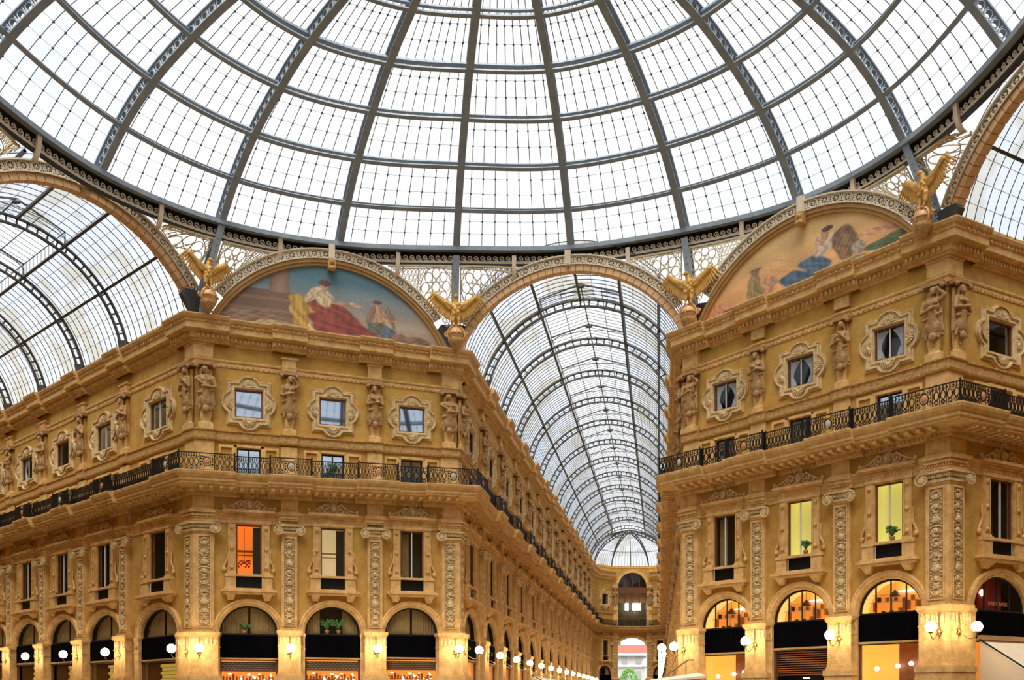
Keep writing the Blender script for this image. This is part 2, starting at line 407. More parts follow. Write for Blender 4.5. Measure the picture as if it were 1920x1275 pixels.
# attic above the cornice, only over the arcades
ATTIC = [(-.28, 20.95), (-.28, 21.15), (-.32, 21.18), (-.32, 21.52), (-.26, 21.56), (-.20, 21.70), (-.16, 21.72), (-.16, 21.84), (-1.2, 21.86)]
for ch, a, b, nm in ((A, 0, sA0-.2, 'left arcade'), (A, sA1+.2, A.s[3], 'left side of the central arcade'), (B, 0, sB1-.2, 'right side of the central arcade'), (B, sB2+.2, B.s[3], 'right arcade')):
    mb = MB(); path = [(a, 0, None), (b, 0, None)]; sweep(mb, ch, path, ATTIC)
    x = a+.4
    while x < b-.4:
        mb.f = None
        q = [[ch.P(x+dx, d, z, ch.seg((a+b)/2)) for (d, z) in ((-.32, 21.0), (-.22, 21.0), (-.22, 21.7), (-.32, 21.7))] for dx in (-.18, .18)]
        A_ = [mb.pt(p) for p in q[0]]; B_ = [mb.pt(p) for p in q[1]]; mb.face(A_); mb.face(B_)
        for k in (0, 1, 2): mb.face((A_[k], B_[k], B_[k+1], A_[k+1]))
        x += 6.75
    link('trim_%d' % tn, mb.mesh('attic', 'plaster'), label='panelled attic course carrying the glass roof of the %s' % nm, cat='moulding', kind='structure'); tn += 1

# ------------------------------------------------------------------ templates
def T_quatrefoil():
    def rout(th, k):                                       # outline: square + four lobes
        c, s_ = math.cos(th), math.sin(th); h = 1.20*k; best = h/max(abs(c), abs(s_))
        for cx, cz in ((.80, 0), (-.80, 0), (0, .80), (0, -.80)):
            R = .68*k+.02; b = c*cx+s_*cz; disc = b*b-(cx*cx+cz*cz-R*R)
            if disc > 0: best = max(best, b+math.sqrt(disc))
        return best
    mb = MB(); N = 128; rows = []
    hole = lambda th: .74/max(abs(math.cos(th)), abs(math.sin(th)))
    for k, d in ((1.0, 0), (1.0, .07), (.975, .10), (.955, .06), (.93, .06), (.91, .16), (.84, .16), (.81, .07), (.74, .06)):
        rows.append([(max(rout(t, k), hole(t)+.02)*math.cos(t), -d, max(rout(t, k), hole(t)+.02)*math.sin(t)) for t in [2*math.pi*j/N for j in range(N)]])
    for w, d in ((.90, .07), (.88, .13), (.80, .13), (.77, .05), (.74, .0), (.74, -.34)):
        rows.append([(w/.74*hole(t)*math.cos(t), -d, w/.74*hole(t)*math.sin(t)) for t in [2*math.pi*j/N for j in range(N)]])
    mb.grid(rows, True); sur = mb.mesh('surround', 'carved')
    sh = MB()
    for k in range(4):
        a0 = k*math.pi/2; R = Matrix.Rotation(-a0, 3, 'Y'); cx, cz = R[0][0]*.0, 0
        for j in range(9):
            a = math.pi*(j+.5)/9
            p0 = Vector((0, -.08, .86)); p1 = Vector((.36*math.cos(a), -.13, .88+.36*math.sin(a)))
            sh.tube([tuple(R @ p0), tuple(R @ ((p0+p1)/2+Vector((0, -.05, 0)))), tuple(R @ p1)], .02, 4, .05)
        sh.ell(tuple(R @ Vector((0, -.10, .88))), (.07,)*3, 6, 4)
    shell = sh.mesh('shell_carving', 'carved')
    fr = MB()
    for a, b, c, d in ((-.74, .74, .66, .74), (-.74, .74, -.74, -.68), (-.74, -.67, -.68, .66), (.67, .74, -.68, .66)): fr.box(a, b, .06, .16, c, d)
    frame = fr.mesh('frame', 'frame_brown')
    mu = MB(); mu.box(-.025, .025, .07, .12, -.68, .66); mul = mu.mesh('mullion', 'frame_white')
    pn = MB(); pn.quad((-.67, .12, -.68), (.67, .12, -.68), (.67, .12, .66), (-.67, .12, .66))
    rm = MB()
    for q in (((-.72, .9, -.8), (.72, .9, -.8), (.72, .9, .8), (-.72, .9, .8)), ((-.72, .33, -.8), (-.72, .9, -.8), (-.72, .9, .8), (-.72, .33, .8)), ((.72, .33, -.8), (.72, .9, -.8), (.72, .9, .8), (.72, .33, .8)), ((-.72, .33, .8), (.72, .33, .8), (.72, .9, .8), (-.72, .9, .8)), ((-.72, .33, -.8), (.72, .33, -.8), (.72, .9, -.8), (-.72, .9, -.8))): rm.quad(*q)
    room = rm.mesh('room_recess', 'room_dark')
    cu = MB()
    for sx in (-1, 1):
        rows = []
        for i in range(9):
            z = .64-1.30*i/8; w = .60-.42*(math.sin(i/8*2.6) if i < 6 else .8-.15*(i-6))
            rows.append([(sx*(.66-w*k/14), .20+.03*math.sin(k*2.2), z) for k in range(15)])
        cu.grid(rows)
    cur = cu.mesh('curtain', 'curtain_white')
    base = [('surround', sur, None), ('shell_carving', shell, 0), ('frame', frame, None), ('room_recess', room, None)]
    pm = pn.mesh('pane', 'mirror_glass'); pd = pn.mesh('pane', 'dark_glass')
    return {'mirror': Template(base+[('pane', pm, 2)]), 'curtain': Template(base+[('pane', pd, 2), ('mullion', mul, 2), ('curtain', cur, None, None, 'white curtain drawn apart')]),
            'dark': Template(base+[('pane', pd, 2)]), 'divided': Template(base+[('pane', pm, 2), ('mullion', mul, 2)])}
QF = T_quatrefoil()

def T_door():
    mb = MB()
    for a, b, c, d in ((-.80, -.66, .0, 1.55), (.66, .80, .0, 1.55), (-.80, .80, 1.42, 1.56), (-1.62, -.80, 1.36, 1.50), (.80, 1.62, 1.36, 1.50), (-1.62, -1.50, 0, 1.36), (1.50, 1.62, 0, 1.36), (-.92, -.80, 0, 1.36), (.80, .92, 0, 1.36)):
        mb.box(a, b, -.09, .02, c, d)
    mb.box(-.66, -.64, 0, .3, -.2, 1.42); mb.box(.64, .66, 0, .3, -.2, 1.42); mb.box(-.66, .66, 0, .3, 1.40, 1.42)
    sur = mb.mesh('surround', 'stone')
    fr = MB()
    for a, b, c, d in ((-.64, .64, 1.33, 1.40), (-.64, -.56, -.2, 1.33), (.56, .64, -.2, 1.33), (-.04, .04, -.2, 1.33)): fr.box(a, b, .14, .22, c, d)
    pn = MB(); pn.quad((-.58, .19, -.2), (.58, .19, -.2), (.58, .19, 1.34), (-.58, .19, 1.34))
    cu = MB(); cu.grid([[(-.58+1.16*k/40, .29+.02*math.sin(k*1.6), z) for k in range(41)] for z in (1.34, -.2)])
    dk = MB(); dk.quad((-.66, .75, -.2), (.66, .75, -.2), (.66, .75, 1.42), (-.66, .75, 1.42)); dk.quad((-.66, .3, 1.42), (.66, .3, 1.42), (.66, .75, 1.42), (-.66, .75, 1.42))
    for sx in (-.66, .66): dk.quad((sx, .3, -.2), (sx, .75, -.2), (sx, .75, 1.42), (sx, .3, 1.42))
    base = [('surround', sur, None), ('frame', fr.mesh('frame', 'frame_black'), None), ('room_recess', dk.mesh('room', 'room_dark'), None)]
    gm = pn.mesh('pane', 'mirror_glass'); gd = pn.mesh('pane', 'dark_glass')
    return {'mirror': Template(base+[('pane', gm, 1), ('curtain', cu.mesh('curtain', 'curtain_white'), None, None, 'white net curtain')]), 'dark': Template(base+[('pane', gd, 1)])}
DOOR = T_door()

def T_tall():
    # local z measured from the grille's foot (nominal 6.64)
    J = MB()
    for sx in (-1, 1):
        x = sx*.93
        J.box(x-.20, x+.20, -.13, 0, .80, 3.72); J.box(x-.24, x+.24, -.17, 0, .72, .92)
        J.box(x-.15, x-.11, -.19, -.16, 1.0, 3.4); J.box(x+.11, x+.15, -.19, -.16, 1.0, 3.4)
        for zz in (2.2, 3.35, 1.15): J.lathe((0, 0, 0), [(0, 0)], 3) if False else J.ell((x, -.17, zz), (.10, .07, .10), 8, 4)
        J.tube([(sx*(1.15+.22*max(0, 1-t)**2+.04*math.sin(t*9)), -.08, .95+1.3*t) for t in [k/10 for k in range(11)]], .07, 5, .03)
        J.ell((sx*1.33, -.08, 1.02), (.13, .09, .13), 8, 5)
        J.box(sx*.72-.03, sx*.72+.03, -.10, .25, .8, 3.56)
    J.box(-.75, .75, -.10, .3, 3.54, 3.60)
    jam = J.mesh('jamb', 'stone')
    H = MB(); H.box(-1.18, 1.18, -.17, 0, 3.60, 3.72); H.box(-1.16, 1.16, -.14, 0, 3.72, 4.02)
    for k in range(13): H.ell((-1.02+.17*k, -.15, 3.86), (.05, .05, .07), 6, 3)
    for d, z0, z1, w in ((.22, 4.02, 4.08, 1.24), (.34, 4.10, 4.18, 1.36), (.42, 4.18, 4.28, 1.44), (.38, 4.28, 4.34, 1.40)): H.box(-w, w, -d, 0, z0, z1)
    head = H.mesh('cornice', 'stone')
    D = MB()
    D.grid([[(x, -y, 4.34+.02), (x, -y, 4.34+max(.04, .70*(1-abs(x)/1.30)**1.15))] for y in (.10,) for x in [(-1.3+.13*k) for k in range(21)]])
    for sx in (-1, 1):
        D.tube(spiral(sx*.42, 4.64, .25, 1.5, -math.pi/2, sx, -.20, 18), .05, 5)
        D.tube([(sx*(.42+.86*t), -.20, 4.88-.46*math.sin(t*1.5)+.03*t) for t in [k/8 for k in range(9)]], .06, 5, .04)
        D.ell((sx*1.36, -.24, 4.46), (.08, .06, .13), 7, 5); D.ell((sx*.42, -.17, 4.62), (.06, .05, .06), 6, 4)
        D.ell((sx*.80, -.14, 4.47), (.16, .05, .07), 7, 4)
    D.ell((0, -.20, 4.62), (.17, .12, .24), 8, 6); D.ell((0, -.30, 4.64), (.09, .07, .12), 8, 5)
    for a in (-.9, -.45, 0, .45, .9): D.ell((.26*math.sin(a), -.22, 4.96+.16*math.cos(a)), (.06, .06, .14), 6, 4)
    D.ell((0, -.22, 5.20), (.10, .08, .11), 7, 5)
    orn = D.mesh('pediment_ornament', 'carved')
    S = MB()
    S.box(-.98, .98, -.22, .1, .66, .78); S.box(-.70, .70, -.06, .1, -.12, 0)
    for sx in (-1, 1): S.box(sx*.99-.29, sx*.99+.29, -.22, 0, 0, .66); S.box(sx*.99-.32, sx*.99+.32, -.26, 0, .62, .80)
    S.box(-1.34, 1.34, -.30, 0, -.10, 0); S.box(-1.50, 1.50, -.46, 0, -.22, -.10); S.box(-1.42, 1.42, -.40, 0, -.34, -.22)
    for sx in (-1, 1):
        rows = []
        for i in range(7):
            t = i/6; d = .36*math.cos(t*1.4)+.03; rows.append([(sx*.98+.26*(1-t*.45)*u, -d if abs(u) < 1.5 else 0, -.34-.34*t) for u in (-1, 1)])
        S.grid([[(r[0][0], 0, r[0][2]), r[0], r[1], (r[1][0], 0, r[1][2])] for r in rows])
        S.ell((sx*.98, -.20, -.50), (.17, .16, .10), 8, 5)
    sill = S.mesh('balconet', 'stone')
    G = MB(); G.quad((-.70, .02, 0), (.70, .02, 0), (.70, .02, .66), (-.70, .02, .66))
    for k in range(9): G.tube([(-.64+.16*k, -.02, .03), (-.64+.16*k, -.02, .63)], .012)
    for k in range(8): G.tube([(-.56+.16*k+.05*math.cos(a), -.02, .33+.09*math.sin(a)) for a in [j*math.pi/4 for j in range(8)]], .010, 4, closed=True)
    gri = G.mesh('grille', 'iron_black')
    Fm = MB()
    for a, b, c, d in ((-.69, .69, 3.46, 3.54), (-.69, -.61, .78, 3.46), (.61, .69, .78, 3.46)): Fm.box(a, b, .02, .10, c, d)
    frm = Fm.mesh('frame', 'frame_brown')
    mu = MB(); mu.box(-.03, .03, .0, .08, .78, 3.46)
    mulw = mu.mesh('mullion', 'frame_white')
    P1 = MB(); P1.quad((-.62, .06, .78), (.62, .06, .78), (.62, .06, 3.46), (-.62, .06, 3.46))
    pane = P1.mesh('pane', 'dark_glass')
    def room(side, back, mname='room'):
        r = MB(); y1 = 1.0
        r.m = 0
        for sx in (-.72, .72): r.quad((sx, .10, .7), (sx, y1, .7), (sx, y1, 3.6), (sx, .10, 3.6))
        r.quad((-.72, .27, 3.6), (.72, .27, 3.6), (.72, y1, 3.6), (-.72, y1, 3.6)); r.quad((-.72, .27, .7), (.72, .27, .7), (.72, y1, .7), (-.72, y1, .7))
        r.m = 1; r.quad((-.72, y1, .7), (.72, y1, .7), (.72, y1, 3.6), (-.72, y1, 3.6))
        return r.mesh(mname, side, back)
    base = [('jamb', jam, None), ('cornice', head, None), ('pediment_ornament', orn, 1), ('balconet', sill, None), ('grille', gri, None, None, 'black iron grille'), ('frame', frm, None), ('pane', pane, 5)]
    curt = MB()
    curt.grid([[(-.60+.5*k/20, .40+.03*math.sin(k*1.7), z) for k in range(21)] for z in (3.44, .78)])
    ch = MB()
    rr = random.Random(3)
    for k in range(26): ch.ell((-.22+rr.uniform(-.34, .34), .55+rr.uniform(-.1, .1), 1.45+rr.uniform(-.20, .20)), (.05, .05, .06), 6, 4)
    ch.tube([(-.22, .55, 1.5), (-.22, .55, 3.5)], .012)
    chand = ch.mesh('chandelier', 'flower_red')
    half = MB(); half.box(.22, .70, .30, .36, .78, 3.46)
    ceil = MB(); ceil.box(-.7, .7, .8, .95, 2.15, 2.25); ceil.box(-.7, .7, .85, .95, 1.95, 2.0)
    v = {'dark': [('room_recess', room('room_dark', 'room_dark'), None)],
         'olive': [('room_recess', room('room_dark', 'room_olive'), None), ('mullion', mulw, 5), ('curtain', curt.mesh('curtain', 'curtain_brown'), None)],
         'white': [('room_recess', room('room_dark', 'room_olive'), None), ('mullion', mulw, 5)],
         'orange': [('room_recess', room('lit_orange', 'lit_orange'), None, None, 'room glowing orange'), ('chandelier', chand, None, None, 'red blossom chandelier'), ('shutter', half.mesh('shutter', 'frame_black'), None), ('ceiling_moulding', ceil.mesh('moulding', 'wood'), None)],
         'cream': [('room_recess', room('room_olive', 'lit_cream'), None, None, 'cream lit room'), ('shutter', half.mesh('shutter', 'frame_black'), None), ('ceiling_moulding', ceil.mesh('moulding', 'fabric_beige'), None)],
         'yellow': [('room_recess', room('lit_yellow', 'lit_yellow'), None, None, 'yellow-green lit room'), ('mullion', mulw, 5)]}
    return {k: Template(base+x) for k, x in v.items()}
TALL = T_tall()

def T_arch():
    arc = lambda r, n=28: [(-r*math.cos(math.pi*k/n), r*math.sin(math.pi*k/n)) for k in range(n+1)]
    mb = MB(); prof = [(AR, -.45), (AR, .02), (AR+.05, .07), (AR+.10, .05), (AR+.12, .10), (AR+.27, .12), (AR+.30, .16), (AR+.38, .14), (AR+.40, 0)]
    mb.grid([[(x, -d, z) for x, z in arc(r)] for r, d in prof]); arcv = mb.mesh('archivolt', 'stone')
    piers = []
    for sx in (-1, 1):
        p = MB(); a, b = (AR, AR+.40) if sx > 0 else (-AR-.40, -AR)
        p.box(a, b, -.13, .45, -5.8, -.05); p.box(a-.03, b+.03, -.17, .45, -.14, 0); p.box(a-.01, b+.01, -.15, .45, -.22, -.14)
        p.box(a-.02, b+.02, -.16, 0, -.92, -.84)
        for k in range(3): p.ell(((a+b)/2+(k-1)*.11, -.14, -.52), (.05, .05, .20), 6, 4)
        piers.append(p.mesh('impost_pier', 'stone'))
    pier = piers[0]
    sg = MB(); sg.box(-AR, AR, .05, .2, -1.34, -.06); sign = sg.mesh('sign_fascia', 'sign_black')
    lip = MB(); lip.box(-AR, AR, -.02, .25, -1.44, -1.34); lipm = lip.mesh('ledge', 'arch_mould')
    fr = MB(); fr.grid([[(x, -d, z) for x, z in arc(r)] for r, d in ((AR, -.16), (AR-.09, -.16), (AR-.09, -.28))]); fr.box(-AR, AR, .14, .26, -.06, .03)
    frame = fr.mesh('frame', 'frame_black')
    mulls = []
    for x in (-.75, 0, .75): mu = MB(); mu.box(x-.03, x+.03, .16, .22, 0, math.sqrt(AR**2-x*x)-.06); mulls.append(('mullion', mu.mesh('mullion', 'frame_black'), 4))
    pn = MB(); c = pn.pt((0, .2, 0)); ids = [pn.pt((x, .2, z)) for x, z in arc(AR-.05)]
    for a, b in zip(ids, ids[1:]): pn.face((c, a, b))
    pane = pn.mesh('pane', 'dark_glass')
    def fan(y, matn, nm, y0=.28):
        r = MB(); a = arc(AR-.02); r.m = 1; ids = [r.pt((x, y, z)) for x, z in a]; r.face(ids); r.m = 0
        r.grid([[(x, y0, z) for x, z in a], [(x, y, z) for x, z in a]]); r.quad((-AR, y0, 0), (AR, y0, 0), (AR, y, 0), (-AR, y, 0))
        return r.mesh(nm, matn[0], matn[1])
    cu = MB()
    def curtain(x0, x1, mname):
        c_ = MB(); n = int((x1-x0)/.04)
        top = [(x0+(x1-x0)*k/n) for k in range(n+1)]
        c_.grid([[(x, .42+.035*math.sin(i*1.5), .02) for i, x in enumerate(top)], [(x, .42+.035*math.sin(i*1.5), math.sqrt(max(.01, (AR-.06)**2-x*x))) for i, x in enumerate(top)]])
        return c_.mesh('curtain', mname)
    base = [('archivolt', arcv, None), ('impost_pier', pier, None), ('sign_fascia', sign, None, None, 'blank black sign band'), ('ledge', lipm, None), ('frame', frame, None), ('pane', pane, 4), ('impost_pier', piers[1], None)]
    # lower shop window, z -1.44 .. -5.8
    def low(kind):
        r = random.Random(hash(kind) % 97 if False else {'glitter': 5, 'brick': 6, 'wood': 7, 'shutter': 8, 'plain': 9}[kind]); out = []
        f = MB()
        for x in (-AR+.06, AR-.06): f.box(x-.06, x+.06, .08, .2, -5.8, -1.44)
        f.box(-AR, AR, .08, .2, -1.50, -1.44)
        if kind in ('glitter',):
            f.m = 1; f.box(-AR+.12, AR-.12, .12, .18, -2.0, -1.56)
            f.m = 2
            for j in range(4):
                for k in range(14): f.box(-AR+.14+.215*k+(j % 2)*.1, -AR+.30+.215*k+(j % 2)*.1, .10, .12, -1.98+.105*j, -1.96+.105*j)
            f.m = 0; f.box(-AR+.12, AR-.12, .08, .2, -2.10, -2.0)
        out.append(('shop_frame', f.mesh('shop_frame', 'frame_brown', 'tile_dark', 'curtain_brown'), None))
        b = MB(); y = 1.3; col = {'glitter': 'lit_shop', 'brick': 'frame_brown', 'wood': 'lit_gold', 'shutter': 'room_dark', 'plain': 'lit_shop'}[kind]
        b.quad((-AR, y, -5.8), (AR, y, -5.8), (AR, y, -1.44), (-AR, y, -1.44))
        for sx in (-AR, AR): b.quad((sx, .2, -5.8), (sx, y, -5.8), (sx, y, -1.44), (sx, .2, -1.44))
        b.quad((-AR, .2, -1.44), (AR, .2, -1.44), (AR, y, -1.44), (-AR, y, -1.44))
        out.append(('shop_interior', b.mesh('shop_interior', col), None)); bi = len(base)+1
        if kind == 'glitter':
            g = MB(); g.m = 0
            for k in range(46):
                x = r.uniform(-1.4, 1.4); z = r.uniform(-3.2, -2.2); g.m = r.choice((0, 0, 1)); g.ell((x, r.uniform(.5, .9), z), (r.uniform(.03, .10), .03, r.uniform(.02, .06)), 6, 4)
            g.m = 2; g.box(-1.45, 1.45, .95, 1.1, -2.62, -2.57); g.box(-1.45, 1.45, .95, 1.1, -3.1, -3.05)
            for k in range(16): g.box(-1.4+.18*k, -1.3+.18*k, .9, 1.05, -2.57, -2.57+r.uniform(.1, .35))
            out.append(('display', g.mesh('display', 'white_light', 'lit_cream', 'wood'), bi))
        if kind == 'brick':
            g = MB()
            for j in range(9):
                for k in range(11): g.box(-AR+.02+.29*k+(j % 2)*.14, -AR+.28+.29*k+(j % 2)*.14, 1.24, 1.3, -3.5+.22*j, -3.31+.22*j)
            out.append(('brick_wall', g.mesh('brick_wall', 'lit_brick'), bi))
            g = MB(); g.ell((.5, .8, -2.1), (.10, .1, .10), 8, 6); out.append(('ceiling_spot', g.mesh('spot', 'small_light'), bi))
        if kind in ('wood', 'plain'):
            g = MB(); g.box(.05, 1.5, .95, 1.0, -5.8, -1.44); out.append(('wood_panelling', g.mesh('panel', 'wood'), bi))
            g = MB()
            for (x, z) in ((-.95, -2.6), (.1, -2.5), (.75, -2.4), (1.3, -2.3)): g.ell((x, .7, z), (.12, .12, .11), 10, 7)
            out.append(('ball_light', g.mesh('balls', 'small_light'), bi, None, 'round white lamps'))
        if kind == 'shutter':
            g = MB()
            for k in range(11): g.box(-AR+.15, AR-.15, .22, .26, -2.75+.115*k, -2.70+.115*k)
            out.append(('slatted_shutter', g.mesh('shutter', 'wood'), None))
            g = MB(); [g.ell((x, .6, -3.05), (.04, .04, .04), 6, 4) for x in (-.5, -.1, .25, .7)]; g.box(-.1, .2, .5, .6, -2.92, -2.86)
            out.append(('ceiling_spot', g.mesh('spots', 'white_light'), bi))
        return out
    def interior():
        r = random.Random(2); g = MB(); g.box(-1.5, 1.5, .85, 1.0, .55, .60); g.box(-1.4, 1.4, .85, 1.0, .92, .96)
        for x in (-1.1, -.3, .45, 1.2): g.box(x-.02, x+.02, .85, 1.0, 0, 1.1)
        sh = g.mesh('shelf', 'fabric_beige')
        bx = MB()
        for k in range(12):
            bx.m = r.randrange(3); x = -1.2+.21*k; h = r.uniform(.1, .26); bx.box(x, x+.14, .8, .95, r.choice((.02, .60)), r.choice((.02, .60))+h)
        return [('shelf', sh, len(base)), ('stored_box', bx.mesh('boxes', 'wood', 'pot', 'frame_black'), len(base))]
    def pend():
        g = MB(); g.lathe((0, .6, .8), [(.03, .3), (.08, .24), (.2, .12), (.26, 0)], 14); g.tube([(0, .6, 1.1), (0, .6, 1.55)], .012); return g.mesh('pendant_lamp', 'frame_black')
    q = MB(); q.box(.1, 1.15, .75, .95, 1.02, 1.07); strip = q.mesh('strip', 'small_light')
    shelf = interior(); arms = {}
    up = {'curtain': [('room_recess', fan(.9, ('room_dark', 'room_dark'), 'recess'), None), ('curtain', curtain(-1.5, -.03, 'curtain_brown'), None, None, 'drawn brown curtain'), ('curtain', curtain(.10, 1.5, 'curtain_brown'), None, None, 'drawn brown curtain')],
          'dark': [('room_recess', fan(.9, ('room_dark', 'room_dark'), 'recess'), None), ('curtain', curtain(-1.5, -.7, 'curtain_brown'), None), ('curtain', curtain(.6, 1.5, 'curtain_brown'), None)],
          'lit': [('room_recess', fan(1.1, ('lit_warm', 'lit_shop'), 'recess'), None, None, 'warmly lit storeroom')]+shelf+[*mulls, ('pendant_lamp', pend(), len(base)), ('ceiling_light', strip, len(base), None, 'bright ceiling strip')],
          'red': [('room_recess', fan(.9, ('room_dark', 'room_dark'), 'recess'), None), ('curtain', curtain(-1.5, .55, 'curtain_red'), None, None, 'red curtain'), *mulls]}
    res = {}
    for u, uu in up.items():
        for l in ('glitter', 'brick', 'wood', 'shutter', 'plain'):
            arms[(u, l)] = (base, uu, l)
    cache = {}
    def get(u, l):
        if (u, l) in cache: return cache[(u, l)]
        uu = up[u]; off = len(uu); lo = []
        n0 = len(base)
        parts = list(base)+list(uu)
        for q in low(l):
            q = list(q)+[None]*(5-len(q))
            if q[2] is not None: q[2] = q[2]+off
            parts.append(tuple(q))
        cache[(u, l)] = Template(parts); return cache[(u, l)]
    return get
ARCH = T_arch()

def relief(mb, xc, w, z0, z1, y, seed=1):
    r = random.Random(seed); h = w*1.15; n = max(2, round((z1-z0)/(h*.82))); h = (z1-z0)/n
    for k in range(n):
        zc = z0+(k+.5)*h; up = 1 if k % 2 else -1
        for sx in (-1, 1):
            mb.tube(spiral(xc+sx*w*.25, zc+up*h*.06, w*.21, 1.25, up*math.pi/2, sx*up, y, 9), .034, 3); mb.ell((xc+sx*w*.38, y, zc+up*h*.36), (w*.09, .03, h*.10), 5, 3); mb.ell((xc+sx*w*.40, y, zc-up*h*.14), (w*.06, .03, h*.09), 5, 3)
            mb.tube([(xc+sx*w*.04, y, zc-up*h*.48), (xc+sx*w*.16, y, zc-up*h*.25), (xc+sx*w*.30, y, zc-up*h*.22)], .032, 3)
            mb.ell((xc+sx*w*.26, y, zc+up*h*.06), (w*.07, .03, w*.07), 6, 3)
            mb.ell((xc+sx*w*.17, y, zc-up*h*.38), (w*.10, .03, h*.06), 5, 3)
        if k % 4 == 2: mb.ell((xc, y, zc), (w*.30, .06, h*.30), 8, 4)
        if k % 5 == 0: mb.ell((xc, y, zc+h*.45), (w*.42, .04, h*.07), 8, 4)
        mb.ell((xc, y, zc+(up*h*.1)), (w*(.09+.06*(k % 3)), .05, h*.24), 6, 4)
        mb.ell((xc, y, zc-up*h*.36), (w*.12, .04, h*.07), 6, 3)
def pilaster_parts(f, corner):
    """z from the eye; shaft faces: one when in the middle of a wall, two round a corner"""
    w = .44 if not corner else .98; faces = [(0, .58)] if not corner else [(-.55, .56), (.55, .56)]
    D = .22 if not corner else .26
    def mk(): return MB(f)
    pe = mk(); pw = .62 if not corner else 1.25
    pe.box(-pw-.14, pw+.14, -D-.36, 0, -1.7, 1.15); pe.box(-pw-.12, pw+.12, -D-.34, 0, 1.15, 1.35); pe.box(-pw-.16, pw+.16, -D-.38, 0, 1.35, 1.62)
    pe.box(-pw-.06, pw+.06, -D-.30, 0, 1.62, 1.72); pe.box(-pw-.02, pw+.02, -D-.26, 0, 1.72, 1.86)
    pe.box(-pw, pw, -D-.20, 0, 1.86, 3.95); pe.box(-pw-.03, pw+.03, -D-.24, 0, 3.28, 3.34); pe.box(-pw-.05, pw+.05, -D-.26, 0, 3.92, 4.00); pe.box(-pw-.09, pw+.09, -D-.31, 0, 4.0, 4.18)
    ped = pe.mesh('pedestal', 'stone')
    fb = mk()
    n = 6 if not corner else 12
    for k in range(n):
        x = -pw+(k+.5)*2*pw/n
        fb.ell((x, -D-.21, 3.62), (.08, .05, .20), 6, 4); fb.ell((x, -D-.21, 3.45), (.09, .04, .06), 6, 3); fb.ell((x, -D-.21, 3.80), (.10, .04, .05), 6, 3)
    frz = fb.mesh('carved_band', 'carved')
    sh = mk(); sh.box(-w-.10, w+.10, -D-.10, 0, 4.18, 4.34); sh.box(-w, w, -D, 0, 4.34, 9.62); sh.box(-w-.04, w+.04, -D-.04, 0, 9.62, 9.72)
    for xc, pw2 in faces:
        for a, b, c, d in ((xc-pw2/2-.06, xc-pw2/2, 4.42, 9.5), (xc+pw2/2, xc+pw2/2+.06, 4.42, 9.5), (xc-pw2/2, xc+pw2/2, 4.42, 4.48), (xc-pw2/2, xc+pw2/2, 9.44, 9.5)):
            sh.box(a, b, -D-.05, -D+.01, c, d)
    sh.m = 1
    for xc, pw2 in faces: sh.box(xc-pw2/2, xc+pw2/2, -D-.008, -D+.01, 4.48, 9.44)
    sh.m = 0; shaft = sh.mesh('shaft', 'stone', 'relief_ground')
    rels = []
    for i, (xc, pw2) in enumerate(faces): rl = mk(); relief(rl, xc, pw2, 4.52, 9.40, -D-.03, i); rels.append(('relief_panel', rl.mesh('relief_panel', 'carved'), 2, None, 'pale carved arabesque'))
    cp = mk(); cw = w+.06
    cp.box(-cw, cw, -D-.10, 0, 9.72, 9.86)
    for k in range(10 if not corner else 20):
        n = 10 if not corner else 20; x = -cw+.06+(k+.5)*2*(cw-.06)/n
        cp.ell((x, -D-.14, 9.98), (.05, .06, .10), 6, 4); cp.box(x-.015, x+.015, -D-.02, -D+.02, 9.45 if False else 9.60, 9.72)
    cp.box(-cw-.10, cw+.10, -D-.26, 0, 10.10, 10.20); cp.box(-cw-.02, cw+.02, -D-.14, 0, 9.90, 10.10)
    for sx in (-1, 1):
        for y in (-D-.20,):
            cp.tube(spiral(sx*(cw+.08), 9.86, .29, 1.9, math.pi/2, -sx, y-.06, 22), .052, 4)
            cp.ell((sx*(cw+.08), y+.05, 9.86), (.24, .16, .24), 10, 6); cp.ell((sx*(cw+.04), y-.02, 9.92), (.05,)*3, 6, 4)
    cap = cp.mesh('capital', 'carved')
    en = mk(); e = w+.03
    en.box(-e, e, -D-.04, 0, 10.20, 10.28); en.box(-e-.02, e+.02, -D-.06, 0, 10.28, 10.42)
    for k in range(9 if not corner else 18):
        n = 9 if not corner else 18; x = -e+(k+.5)*2*e/n; en.box(x-.03, x+.03, -D-.12, 0, 10.42, 10.52)
    en.box(-e-.06, e+.06, -D-.16, 0, 10.54, 10.68); en.box(-e-.12, e+.12, -D-.24, 0, 10.72, 10.84); en.box(-e-.05, e+.05, -D-.14, 0, 10.84, 10.98)
    en.box(-e, e, -D-.08, 0, 10.98, 11.62)
    for xc, pw2 in faces:
        for a, b, c, d in ((xc-.34, xc+.34, 11.05, 11.09), (xc-.34, xc+.34, 11.5, 11.54), (xc-.34, xc-.30, 11.09, 11.5), (xc+.30, xc+.34, 11.09, 11.5)): en.box(a, b, -D-.11, -D-.07, c, d)
    ent = en.mesh('entablature_block', 'stone')
    up = mk(); up.box(-w, w, -.16, 0, 12.76, 14.66); up.box(-w-.03, w+.03, -.2, 0, 14.3, 14.4) if False else None
    upm = up.mesh('upper_block', 'stone')
    fz2 = mk(); fz2.box(-w+.04, w-.04, -.20, 0, 19.02, 19.74); fz2.box(-w-.02, w+.02, -.26, 0, 19.64, 19.76); fzm = fz2.mesh('frieze_block', 'stone')
    return [('pedestal', ped, None), ('carved_band', frz, 0), ('shaft', shaft, None), *rels, ('capital', cap, None, None, 'scrolled capital'), ('entablature_block', ent, None), ('upper_block', upm, None), ('frieze_block', fzm, None)]
PIL = Template(pilaster_parts(None, False))

